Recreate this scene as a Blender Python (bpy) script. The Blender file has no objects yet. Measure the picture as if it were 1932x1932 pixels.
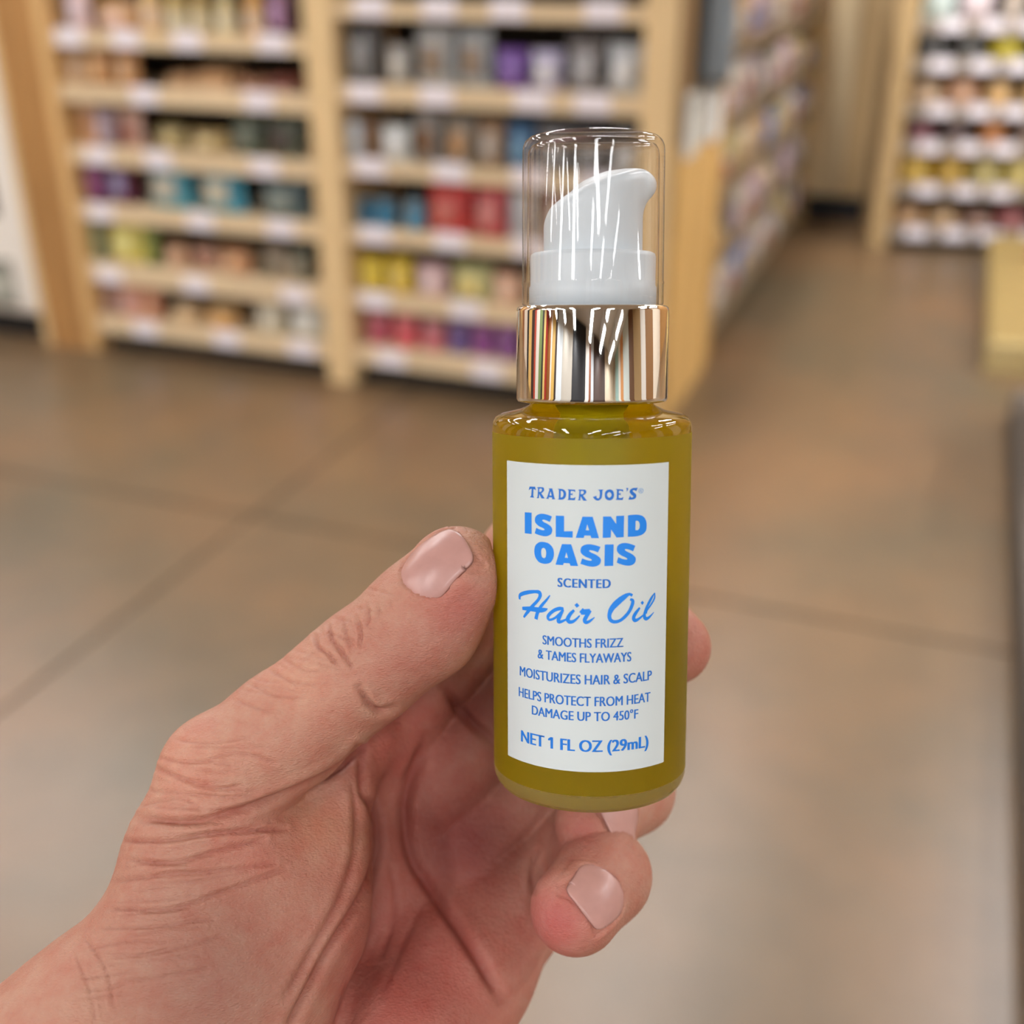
import bpy, bmesh, math, random
import numpy as np
from mathutils import Vector, Matrix

# ------------------------------------------------------------------ camera, world, lights, exposure
scene = bpy.context.scene
COL = scene.collection
F_PX, PITCH, CAM_H = 2173.0, math.radians(26.3), 1.45
cam_data = bpy.data.cameras.new('camera')
cam_data.sensor_width = 36.0
cam_data.lens = F_PX / 1932.0 * 36.0
cam_data.clip_start = 0.01
cam_data.dof.use_dof = True
cam_data.dof.focus_distance = 0.186
cam_data.dof.aperture_fstop = 10.5
cam = bpy.data.objects.new('camera', cam_data)
cam.location = (0, 0, CAM_H)
cam.rotation_euler = (math.pi / 2 - PITCH, 0, 0)
COL.objects.link(cam)
scene.camera = cam

world = bpy.data.worlds.new('world')
scene.world = world
world.use_nodes = True
world.node_tree.nodes['Background'].inputs[0].default_value = (1.0, 0.95, 0.88, 1)
world.node_tree.nodes['Background'].inputs[1].default_value = 0.25
LAMP_STRENGTH = 33.0
LAMP_COLOR = (0.975, 0.985, 1.0)

vs = scene.view_settings
vs.view_transform = 'Standard'
vs.look = 'None'
vs.gamma = 1.0
vs.exposure = 0.12
vs.use_curve_mapping = False

cy = scene.cycles
cy.max_bounces = 9
cy.diffuse_bounces = 3
cy.glossy_bounces = 4
cy.transmission_bounces = 8
cy.transparent_max_bounces = 10
cy.adaptive_threshold = 0.1
cy.adaptive_min_samples = 16
cy.sample_clamp_indirect = 6.0

# ------------------------------------------------------------------ store grid: s along the shelves, t away from the viewer
ANG = math.atan2(-0.35, 0.937)
GU = Vector((math.cos(ANG), math.sin(ANG), 0))
GB = Vector((-math.sin(ANG), math.cos(ANG), 0))
GO = Vector((-0.617, 4.018, 0))
def G(s, t, z=0.0):
    return GO + GU * s + GB * t + Vector((0, 0, z))

# ------------------------------------------------------------------ helpers
MATS = {}
def mat(name, color, rough=0.5, metal=0.0, spec=0.5, trans=0.0, ior=1.45, var=0.0, scale=8.0, stretch=(1, 1, 1), bump=0.0, var2=None, coat=0.0, detail=4.0):
    if name in MATS: return MATS[name]
    m = bpy.data.materials.new(name)
    m.use_nodes = True
    nt = m.node_tree; b = nt.nodes['Principled BSDF']
    b.inputs['Base Color'].default_value = (*color, 1)
    b.inputs['Roughness'].default_value = rough
    b.inputs['Metallic'].default_value = metal
    b.inputs['Specular IOR Level'].default_value = spec
    b.inputs['Transmission Weight'].default_value = trans
    b.inputs['IOR'].default_value = ior
    b.inputs['Coat Weight'].default_value = coat
    if var > 0 or bump > 0:
        tc = nt.nodes.new('ShaderNodeTexCoord'); mp = nt.nodes.new('ShaderNodeMapping')
        mp.inputs['Scale'].default_value = stretch
        nz = nt.nodes.new('ShaderNodeTexNoise'); nz.inputs['Scale'].default_value = scale; nz.inputs['Detail'].default_value = detail
        nt.links.new(tc.outputs['Object'], mp.inputs['Vector']); nt.links.new(mp.outputs['Vector'], nz.inputs['Vector'])
        if var > 0:
            rp = nt.nodes.new('ShaderNodeValToRGB')
            lo = tuple(c * (1 - var) for c in color) if var2 is None else var2
            hi = tuple(min(1, c * (1 + var)) for c in color)
            rp.color_ramp.elements[0].position = 0.3; rp.color_ramp.elements[1].position = 0.7
            rp.color_ramp.elements[0].color = (*lo, 1); rp.color_ramp.elements[1].color = (*hi, 1)
            nt.links.new(nz.outputs['Fac'], rp.inputs['Fac']); nt.links.new(rp.outputs['Color'], b.inputs['Base Color'])
        if bump > 0:
            bp = nt.nodes.new('ShaderNodeBump'); bp.inputs['Strength'].default_value = bump; bp.inputs['Distance'].default_value = 0.01
            nt.links.new(nz.outputs['Fac'], bp.inputs['Height']); nt.links.new(bp.outputs['Normal'], b.inputs['Normal'])
    MATS[name] = m
    return m
def srgb(r, g, b):
    def c(v):
        v /= 255.0
        return v / 12.92 if v <= 0.04045 else ((v + 0.055) / 1.055) ** 2.4
    return (c(r), c(g), c(b))

def link(name, me, material=None, parent=None, smooth=False):
    o = bpy.data.objects.new(name, me)
    if material is not None and not me.materials: me.materials.append(material)
    if smooth: me.polygons.foreach_set('use_smooth', [True] * len(me.polygons))
    COL.objects.link(o)
    if parent is not None: o.parent = parent
    return o
def bm_obj(name, bm, material=None, parent=None, smooth=False):
    me = bpy.data.meshes.new(name); bm.to_mesh(me); bm.free()
    return link(name, me, material, parent, smooth)
def empty(name, loc=(0, 0, 0), rz=0.0):
    o = bpy.data.objects.new(name, None); o.empty_display_size = 0.05
    o.location = loc; o.rotation_euler = (0, 0, rz); COL.objects.link(o)
    return o
def tag(o, label=None, cat=None, group=None, kind=None):
    if label: o['label'] = label
    if cat: o['category'] = cat
    if group: o['group'] = group
    if kind: o['kind'] = kind
    return o
def box_bm(x0, x1, y0, y1, z0, z1, bevel=0.0, seg=2, bm=None):
    own = bm is None
    if own: bm = bmesh.new()
    v = [bm.verts.new(p) for p in ((x0,y0,z0),(x1,y0,z0),(x1,y1,z0),(x0,y1,z0),(x0,y0,z1),(x1,y0,z1),(x1,y1,z1),(x0,y1,z1))]
    for f in ((3,2,1,0),(4,5,6,7),(0,1,5,4),(1,2,6,5),(2,3,7,6),(3,0,4,7)): bm.faces.new([v[i] for i in f])
    if own and bevel > 0:
        bmesh.ops.bevel(bm, geom=list(bm.edges), offset=bevel, segments=seg, affect='EDGES', profile=0.5)
    return bm
def box(name, x0, x1, y0, y1, z0, z1, m, parent=None, bevel=0.0, seg=2):
    return bm_obj(name, box_bm(x0, x1, y0, y1, z0, z1, bevel, seg), m, parent)
def lathe_me(name, prof, n=64, close_top=True, close_bot=True, mats=None, mat_idx=None):
    """profile of (radius, z) from bottom to top"""
    vs_, fs, mi = [], [], []
    rows = []
    for r, z in prof:
        if r < 1e-7:
            rows.append([len(vs_)]); vs_.append((0, 0, z))
        else:
            rows.append(list(range(len(vs_), len(vs_) + n)))
            for k in range(n):
                a = 2 * math.pi * k / n
                vs_.append((r * math.sin(a), -r * math.cos(a), z))
    for i in range(len(rows) - 1):
        A, B = rows[i], rows[i + 1]
        for k in range(n):
            k2 = (k + 1) % n
            if len(A) == 1 and len(B) == 1: continue
            if len(A) == 1: fs.append((A[0], B[k2], B[k]))
            elif len(B) == 1: fs.append((A[k], A[k2], B[0]))
            else: fs.append((A[k], A[k2], B[k2], B[k]))
            mi.append(mat_idx[i] if mat_idx else 0)
    if close_bot and len(rows[0]) > 1: fs.append(tuple(reversed(rows[0]))); mi.append(mat_idx[0] if mat_idx else 0)
    if close_top and len(rows[-1]) > 1: fs.append(tuple(rows[-1])); mi.append(mat_idx[-1] if mat_idx else 0)
    me = bpy.data.meshes.new(name); me.from_pydata(vs_, [], fs)
    for m in (mats or []): me.materials.append(m)
    if mat_idx: me.polygons.foreach_set('material_index', mi)
    me.polygons.foreach_set('use_smooth', [len(p.vertices) <= 4 for p in me.polygons])
    return me

# wood, painted and plain materials
M_SHELF = mat('shelf_wood', srgb(230, 206, 168), 0.55, var=0.12, scale=3.0, stretch=(1, 12, 12))
M_POST = mat('post_wood', srgb(234, 204, 154), 0.5, var=0.12, scale=3.0, stretch=(12, 12, 1.0))
M_BROWN = mat('brown_wood', srgb(176, 130, 78), 0.5, var=0.25, scale=3.0, stretch=(12, 12, 0.8))
M_ENDWOOD = mat('end_panel_wood', srgb(204, 164, 100), 0.5, var=0.25, scale=3.0, stretch=(8, 8, 0.7))
M_WALLWOOD = mat('wall_wood', srgb(178, 146, 100), 0.55, var=0.3, scale=2.2, stretch=(9, 9, 0.6))
M_DARK = mat('dark_back_panel', srgb(58, 54, 52), 0.7)
M_TOE = mat('dark_toe_kick', srgb(40, 36, 34), 0.7)
M_TAG = mat('price_tag_card', srgb(250, 243, 250), 0.4)
M_WHITE = mat('white_enamel', srgb(250, 244, 236), 0.3)
M_BLACK = mat('black_plastic', srgb(30, 32, 36), 0.45)
GLYPHS = {"ISLAND":[[[-12.34,-4.1],[-10.96,-4.04],[-10.96,-7.41],[-12.34,-7.45]],[[-7.3,-4.35],[-7.66,-5.24],[-7.76,-5.2],[-7.91,-5.14],[-8.07,-5.08],[-8.22,-5.03],[-8.37,-5.0],[-8.52,-4.97],[-8.66,-4.96],[-8.77,-4.96],[-8.86,-4.98],[-8.93,-5.01],[-8.98,-5.04],[-8.99,-5.08],[-8.96,-5.13],[-8.9,-5.19],[-8.81,-5.25],[-8.69,-5.32],[-8.53,-5.39],[-8.32,-5.46],[-8.11,-5.54],[-7.93,-5.63],[-7.76,-5.73],[-7.6,-5.83],[-7.46,-5.95],[-7.35,-6.07],[-7.29,-6.19],[-7.25,-6.32],[-7.23,-6.45],[-7.24,-6.59],[-7.26,-6.72],[-7.31,-6.87],[-7.38,-7.01],[-7.46,-7.13],[-7.58,-7.23],[-7.72,-7.33],[-7.88,-7.41],[-8.04,-7.47],[-8.2,-7.51],[-8.38,-7.54],[-8.56,-7.55],[-8.75,-7.55],[-8.95,-7.53],[-9.17,-7.5],[-9.39,-7.47],[-9.6,-7.43],[-9.81,-7.38],[-10.02,-7.33],[-10.22,-7.28],[-10.35,-7.24],[-10.07,-6.34],[-9.95,-6.38],[-9.78,-6.44],[-9.59,-6.5],[-9.41,-6.54],[-9.25,-6.57],[-9.08,-6.6],[-8.93,-6.62],[-8.81,-6.62],[-8.71,-6.6],[-8.63,-6.57],[-8.58,-6.53],[-8.56,-6.49],[-8.57,-6.45],[-8.62,-6.4],[-8.7,-6.35],[-8.81,-6.3],[-8.97,-6.24],[-9.18,-6.18],[-9.4,-6.11],[-9.6,-6.03],[-9.78,-5.92],[-9.95,-5.8],[-10.11,-5.68],[-10.22,-5.55],[-10.29,-5.42],[-10.33,-5.29],[-10.33,-5.16],[-10.32,-5.03],[-10.3,-4.89],[-10.26,-4.74],[-10.19,-4.6],[-10.1,-4.48],[-9.97,-4.37],[-9.82,-4.27],[-9.65,-4.19],[-9.47,-4.13],[-9.3,-4.08],[-9.13,-4.05],[-8.94,-4.03],[-8.75,-4.03],[-8.55,-4.04],[-8.33,-4.07],[-8.12,-4.11],[-7.93,-4.15],[-7.74,-4.2],[-7.56,-4.26],[-7.41,-4.32]],[[-6.66,-4.18],[-5.31,-4.14],[-5.3,-6.56],[-3.93,-6.47],[-3.95,-7.49],[-6.65,-7.5]],[[-2.43,-4.17],[-0.88,-4.17],[0.12,-7.5],[-1.06,-7.5],[-1.19,-7.11],[-2.12,-7.12],[-2.22,-7.48],[-3.47,-7.51]],[[-1.7,-5.36],[-1.4,-6.27],[-1.92,-6.28]],[[0.72,-4.14],[1.92,-4.15],[2.77,-5.35],[2.76,-4.09],[4.03,-4.09],[4.0,-7.44],[2.85,-7.45],[1.99,-6.19],[1.93,-7.44],[0.69,-7.46]],[[4.66,-4.06],[4.91,-4.04],[5.29,-4.02],[5.71,-4.01],[6.07,-4.02],[6.37,-4.06],[6.65,-4.12],[6.91,-4.2],[7.14,-4.3],[7.34,-4.44],[7.51,-4.6],[7.65,-4.79],[7.76,-4.98],[7.84,-5.18],[7.89,-5.4],[7.92,-5.62],[7.92,-5.83],[7.92,-6.05],[7.91,-6.27],[7.86,-6.48],[7.79,-6.67],[7.68,-6.83],[7.55,-6.98],[7.38,-7.1],[7.18,-7.2],[6.96,-7.29],[6.71,-7.34],[6.42,-7.39],[6.12,-7.42],[5.75,-7.43],[5.32,-7.43],[4.93,-7.42],[4.67,-7.42]],[[5.95,-4.98],[6.03,-4.99],[6.14,-4.99],[6.27,-5.0],[6.38,-5.04],[6.46,-5.11],[6.54,-5.2],[6.61,-5.31],[6.65,-5.43],[6.68,-5.57],[6.69,-5.74],[6.69,-5.91],[6.66,-6.06],[6.62,-6.18],[6.56,-6.29],[6.48,-6.38],[6.4,-6.44],[6.28,-6.47],[6.15,-6.47],[6.02,-6.46],[5.93,-6.46]]],"OASIS":[[[-8.99,-8.47],[-8.73,-8.46],[-8.45,-8.48],[-8.17,-8.52],[-7.92,-8.59],[-7.7,-8.71],[-7.5,-8.87],[-7.32,-9.04],[-7.18,-9.23],[-7.08,-9.42],[-7.01,-9.63],[-6.97,-9.85],[-6.95,-10.06],[-6.94,-10.28],[-6.96,-10.5],[-7.0,-10.71],[-7.06,-10.92],[-7.15,-11.12],[-7.26,-11.32],[-7.4,-11.5],[-7.57,-11.65],[-7.77,-11.76],[-8.01,-11.84],[-8.26,-11.89],[-8.5,-11.92],[-8.75,-11.92],[-9.0,-11.9],[-9.25,-11.85],[-9.47,-11.78],[-9.67,-11.66],[-9.86,-11.51],[-10.02,-11.34],[-10.16,-11.15],[-10.27,-10.95],[-10.35,-10.73],[-10.41,-10.5],[-10.44,-10.27],[-10.44,-10.02],[-10.42,-9.76],[-10.36,-9.51],[-10.29,-9.29],[-10.18,-9.1],[-10.04,-8.95],[-9.88,-8.81],[-9.72,-8.7],[-9.56,-8.61],[-9.38,-8.54],[-9.2,-8.49]],[[-8.72,-9.41],[-8.63,-9.42],[-8.54,-9.48],[-8.45,-9.55],[-8.39,-9.64],[-8.34,-9.75],[-8.3,-9.88],[-8.28,-10.02],[-8.27,-10.17],[-8.27,-10.33],[-8.29,-10.51],[-8.32,-10.68],[-8.36,-10.81],[-8.43,-10.91],[-8.51,-10.98],[-8.59,-11.02],[-8.68,-11.03],[-8.78,-11.02],[-8.87,-10.98],[-8.97,-10.91],[-9.04,-10.82],[-9.1,-10.71],[-9.13,-10.56],[-9.15,-10.4],[-9.17,-10.25],[-9.16,-10.09],[-9.15,-9.93],[-9.13,-9.78],[-9.08,-9.65],[-9.01,-9.55],[-8.92,-9.48],[-8.81,-9.43]],[[-5.63,-8.57],[-4.16,-8.55],[-3.06,-11.92],[-4.27,-11.93],[-4.4,-11.55],[-5.34,-11.55],[-5.45,-11.89],[-6.69,-11.9]],[[-4.92,-9.81],[-4.67,-10.69],[-5.15,-10.69]],[[0.36,-8.89],[-0.03,-9.75],[-0.13,-9.7],[-0.28,-9.63],[-0.45,-9.55],[-0.61,-9.5],[-0.76,-9.45],[-0.92,-9.42],[-1.06,-9.4],[-1.18,-9.39],[-1.27,-9.4],[-1.34,-9.43],[-1.38,-9.46],[-1.39,-9.5],[-1.37,-9.55],[-1.3,-9.61],[-1.21,-9.68],[-1.09,-9.75],[-0.92,-9.83],[-0.71,-9.92],[-0.5,-10.01],[-0.3,-10.11],[-0.13,-10.22],[0.04,-10.34],[0.19,-10.46],[0.31,-10.59],[0.38,-10.72],[0.42,-10.85],[0.44,-10.98],[0.43,-11.12],[0.41,-11.25],[0.36,-11.39],[0.29,-11.53],[0.2,-11.64],[0.07,-11.74],[-0.08,-11.82],[-0.24,-11.89],[-0.41,-11.93],[-0.58,-11.96],[-0.76,-11.98],[-0.94,-11.97],[-1.13,-11.96],[-1.34,-11.93],[-1.56,-11.89],[-1.78,-11.84],[-1.98,-11.78],[-2.19,-11.72],[-2.4,-11.65],[-2.59,-11.59],[-2.72,-11.55],[-2.45,-10.68],[-2.34,-10.72],[-2.17,-10.79],[-1.98,-10.86],[-1.81,-10.92],[-1.65,-10.96],[-1.48,-11.0],[-1.33,-11.02],[-1.2,-11.03],[-1.1,-11.03],[-1.02,-11.0],[-0.97,-10.97],[-0.95,-10.93],[-0.96,-10.88],[-1.01,-10.84],[-1.09,-10.78],[-1.2,-10.72],[-1.37,-10.65],[-1.58,-10.57],[-1.8,-10.49],[-1.99,-10.39],[-2.17,-10.28],[-2.34,-10.15],[-2.49,-10.01],[-2.6,-9.88],[-2.67,-9.75],[-2.71,-9.62],[-2.71,-9.49],[-2.7,-9.36],[-2.68,-9.22],[-2.64,-9.08],[-2.58,-8.95],[-2.49,-8.83],[-2.37,-8.73],[-2.22,-8.65],[-2.05,-8.58],[-1.88,-8.52],[-1.71,-8.49],[-1.54,-8.47],[-1.35,-8.46],[-1.16,-8.47],[-0.95,-8.5],[-0.73,-8.54],[-0.51,-8.59],[-0.31,-8.64],[-0.12,-8.71],[0.07,-8.78],[0.24,-8.84]],[[1.02,-8.51],[2.4,-8.51],[2.36,-11.88],[0.99,-11.88]],[[5.96,-8.9],[5.57,-9.75],[5.47,-9.69],[5.31,-9.61],[5.14,-9.53],[4.98,-9.46],[4.83,-9.41],[4.67,-9.36],[4.53,-9.33],[4.41,-9.32],[4.32,-9.32],[4.25,-9.34],[4.2,-9.37],[4.2,-9.42],[4.22,-9.47],[4.28,-9.53],[4.38,-9.61],[4.5,-9.69],[4.67,-9.78],[4.88,-9.88],[5.1,-9.99],[5.29,-10.11],[5.48,-10.23],[5.65,-10.36],[5.8,-10.49],[5.92,-10.63],[6.0,-10.76],[6.05,-10.9],[6.06,-11.04],[6.06,-11.17],[6.03,-11.31],[5.98,-11.45],[5.91,-11.58],[5.81,-11.69],[5.69,-11.78],[5.53,-11.85],[5.37,-11.91],[5.2,-11.95],[5.02,-11.97],[4.85,-11.97],[4.66,-11.96],[4.47,-11.93],[4.26,-11.89],[4.05,-11.83],[3.83,-11.76],[3.63,-11.69],[3.43,-11.62],[3.22,-11.54],[3.05,-11.46],[2.92,-11.41],[3.17,-10.54],[3.28,-10.6],[3.45,-10.67],[3.63,-10.76],[3.8,-10.83],[3.96,-10.88],[4.12,-10.93],[4.27,-10.96],[4.39,-10.98],[4.49,-10.98],[4.57,-10.96],[4.63,-10.93],[4.65,-10.89],[4.63,-10.85],[4.58,-10.8],[4.5,-10.73],[4.39,-10.66],[4.23,-10.58],[4.02,-10.49],[3.81,-10.39],[3.61,-10.28],[3.44,-10.16],[3.27,-10.02],[3.13,-9.87],[3.02,-9.73],[2.96,-9.59],[2.92,-9.46],[2.91,-9.33],[2.92,-9.19],[2.94,-9.06],[2.98,-8.91],[3.04,-8.78],[3.13,-8.67],[3.24,-8.58],[3.39,-8.5],[3.55,-8.44],[3.71,-8.39],[3.87,-8.37],[4.05,-8.36],[4.23,-8.36],[4.42,-8.38],[4.63,-8.42],[4.85,-8.48],[5.07,-8.54],[5.27,-8.61],[5.47,-8.69],[5.67,-8.77],[5.84,-8.85]]],"TRADER":[[[-11.33,0.06],[-10.27,0.1],[-10.13,-0.46],[-10.35,-0.32],[-10.6,-0.26],[-10.64,-1.34],[-10.48,-1.63],[-11.29,-1.63],[-11.02,-1.35],[-10.92,-0.25],[-11.19,-0.31],[-11.53,-0.55]],[[-9.87,0.06],[-9.7,0.08],[-9.45,0.1],[-9.19,0.12],[-8.99,0.12],[-8.87,0.11],[-8.79,0.09],[-8.74,0.05],[-8.7,0.0],[-8.66,-0.07],[-8.64,-0.17],[-8.64,-0.27],[-8.66,-0.36],[-8.71,-0.45],[-8.78,-0.54],[-8.86,-0.63],[-8.93,-0.69],[-9.0,-0.74],[-9.07,-0.77],[-9.13,-0.8],[-9.17,-0.81],[-8.54,-1.61],[-9.11,-1.65],[-9.5,-0.96],[-9.6,-1.5],[-9.51,-1.63],[-10.0,-1.66],[-9.82,-1.44],[-9.72,-0.12],[-9.9,-0.04]],[[-9.5,-0.12],[-9.42,-0.12],[-9.31,-0.11],[-9.2,-0.1],[-9.11,-0.12],[-9.06,-0.15],[-9.03,-0.21],[-9.02,-0.27],[-9.02,-0.33],[-9.03,-0.4],[-9.07,-0.47],[-9.11,-0.53],[-9.17,-0.58],[-9.26,-0.61],[-9.36,-0.63],[-9.46,-0.64],[-9.53,-0.65]],[[-7.88,-0.0],[-7.25,0.03],[-6.87,-1.46],[-6.72,-1.63],[-7.36,-1.67],[-7.25,-1.54],[-7.31,-1.37],[-7.82,-1.38],[-7.88,-1.54],[-7.77,-1.65],[-8.33,-1.62],[-8.14,-1.43],[-7.73,-0.18]],[[-7.53,-0.42],[-7.36,-1.08],[-7.73,-1.1]],[[-6.39,0.02],[-6.24,0.03],[-6.02,0.03],[-5.8,0.03],[-5.6,0.0],[-5.45,-0.04],[-5.32,-0.11],[-5.21,-0.19],[-5.12,-0.29],[-5.06,-0.4],[-5.02,-0.53],[-5.01,-0.67],[-5.01,-0.81],[-5.02,-0.94],[-5.06,-1.08],[-5.1,-1.22],[-5.17,-1.33],[-5.25,-1.43],[-5.35,-1.52],[-5.46,-1.59],[-5.6,-1.64],[-5.78,-1.66],[-6.0,-1.66],[-6.21,-1.65],[-6.36,-1.65],[-6.17,-1.48],[-6.15,-0.17]],[[-5.85,-0.27],[-5.79,-0.27],[-5.71,-0.29],[-5.62,-0.31],[-5.55,-0.36],[-5.49,-0.44],[-5.45,-0.54],[-5.42,-0.66],[-5.41,-0.77],[-5.42,-0.88],[-5.45,-1.0],[-5.49,-1.11],[-5.54,-1.19],[-5.62,-1.25],[-5.72,-1.28],[-5.82,-1.3],[-5.88,-1.31]],[[-4.8,0.01],[-3.59,-0.03],[-3.56,-0.43],[-3.8,-0.25],[-4.27,-0.23],[-4.29,-0.66],[-4.09,-0.65],[-3.99,-0.48],[-3.98,-0.98],[-4.09,-0.85],[-4.3,-0.85],[-4.32,-1.35],[-3.82,-1.34],[-3.51,-1.13],[-3.64,-1.65],[-4.83,-1.65],[-4.64,-1.47],[-4.59,-0.17]],[[-3.08,-0.0],[-2.91,0.01],[-2.67,0.02],[-2.42,0.02],[-2.23,0.01],[-2.11,-0.0],[-2.03,-0.03],[-1.98,-0.06],[-1.94,-0.11],[-1.9,-0.19],[-1.88,-0.28],[-1.88,-0.38],[-1.9,-0.47],[-1.94,-0.55],[-2.02,-0.64],[-2.09,-0.71],[-2.17,-0.78],[-2.23,-0.82],[-2.3,-0.85],[-2.36,-0.87],[-2.4,-0.88],[-1.77,-1.68],[-2.34,-1.69],[-2.72,-1.01],[-2.81,-1.52],[-2.73,-1.65],[-3.19,-1.66],[-3.02,-1.45],[-2.94,-0.18],[-3.1,-0.1]],[[-2.72,-0.2],[-2.65,-0.19],[-2.54,-0.19],[-2.43,-0.19],[-2.35,-0.21],[-2.3,-0.25],[-2.27,-0.3],[-2.25,-0.36],[-2.25,-0.42],[-2.27,-0.48],[-2.3,-0.55],[-2.35,-0.61],[-2.4,-0.66],[-2.48,-0.68],[-2.58,-0.7],[-2.68,-0.7],[-2.74,-0.7]],[[-0.14,0.03],[0.75,0.04],[0.58,-0.15],[0.57,-0.28],[0.56,-0.46],[0.55,-0.65],[0.53,-0.83],[0.52,-0.97],[0.5,-1.11],[0.47,-1.23],[0.41,-1.34],[0.32,-1.45],[0.19,-1.55],[0.05,-1.63],[-0.08,-1.67],[-0.2,-1.67],[-0.32,-1.63],[-0.43,-1.57],[-0.54,-1.5],[-0.64,-1.41],[-0.74,-1.3],[-0.82,-1.19],[-0.88,-1.11],[-0.29,-0.91],[-0.3,-0.95],[-0.32,-1.02],[-0.33,-1.09],[-0.32,-1.16],[-0.28,-1.21],[-0.21,-1.28],[-0.14,-1.32],[-0.08,-1.34],[-0.02,-1.33],[0.03,-1.3],[0.08,-1.24],[0.12,-1.16],[0.16,-1.02],[0.18,-0.85],[0.2,-0.66],[0.2,-0.51],[0.19,-0.39],[0.16,-0.29],[0.13,-0.21],[0.12,-0.15]],[[1.67,0.04],[1.81,0.03],[1.95,-0.01],[2.08,-0.08],[2.19,-0.17],[2.27,-0.3],[2.33,-0.46],[2.37,-0.64],[2.39,-0.8],[2.38,-0.97],[2.34,-1.14],[2.28,-1.29],[2.2,-1.42],[2.09,-1.52],[1.95,-1.59],[1.81,-1.64],[1.66,-1.65],[1.51,-1.63],[1.36,-1.58],[1.22,-1.5],[1.11,-1.4],[1.03,-1.27],[0.98,-1.11],[0.95,-0.94],[0.95,-0.78],[0.96,-0.62],[0.99,-0.46],[1.05,-0.31],[1.13,-0.19],[1.24,-0.1],[1.37,-0.02],[1.52,0.02]],[[1.62,-0.37],[1.7,-0.39],[1.79,-0.44],[1.87,-0.51],[1.93,-0.58],[1.97,-0.67],[1.99,-0.76],[1.99,-0.86],[1.97,-0.95],[1.91,-1.04],[1.83,-1.13],[1.74,-1.2],[1.66,-1.23],[1.58,-1.21],[1.49,-1.15],[1.42,-1.07],[1.36,-0.99],[1.32,-0.91],[1.3,-0.81],[1.29,-0.71],[1.31,-0.63],[1.36,-0.54],[1.44,-0.46],[1.53,-0.4]],[[2.64,0.1],[3.8,-0.02],[3.84,-0.42],[3.6,-0.23],[3.14,-0.18],[3.13,-0.61],[3.32,-0.62],[3.42,-0.45],[3.42,-0.96],[3.32,-0.82],[3.12,-0.81],[3.11,-1.32],[3.59,-1.33],[3.89,-1.14],[3.77,-1.65],[2.63,-1.59],[2.8,-1.41],[2.84,-0.1]],[[4.3,0.21],[4.66,0.17],[4.57,-0.17],[4.36,-0.41],[4.42,-0.08]],[[6.27,0.15],[5.99,-0.36],[5.92,-0.32],[5.82,-0.27],[5.71,-0.22],[5.61,-0.2],[5.54,-0.2],[5.47,-0.22],[5.41,-0.25],[5.39,-0.29],[5.41,-0.34],[5.45,-0.41],[5.52,-0.48],[5.59,-0.55],[5.67,-0.61],[5.77,-0.68],[5.86,-0.75],[5.93,-0.83],[5.98,-0.91],[6.01,-1.01],[6.02,-1.1],[6.01,-1.19],[5.97,-1.29],[5.91,-1.39],[5.84,-1.48],[5.75,-1.55],[5.64,-1.59],[5.51,-1.61],[5.37,-1.63],[5.24,-1.64],[5.09,-1.64],[4.93,-1.64],[4.78,-1.64],[4.68,-1.63],[4.96,-1.0],[4.99,-1.06],[5.03,-1.14],[5.09,-1.22],[5.14,-1.28],[5.21,-1.31],[5.3,-1.31],[5.38,-1.31],[5.44,-1.29],[5.47,-1.26],[5.5,-1.22],[5.5,-1.17],[5.48,-1.12],[5.43,-1.06],[5.35,-0.99],[5.26,-0.92],[5.17,-0.84],[5.09,-0.77],[5.01,-0.69],[4.93,-0.61],[4.89,-0.52],[4.87,-0.42],[4.88,-0.31],[4.92,-0.2],[4.97,-0.1],[5.05,-0.03],[5.16,0.03],[5.29,0.09],[5.44,0.13],[5.64,0.15],[5.88,0.15],[6.11,0.15]]]}
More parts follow.
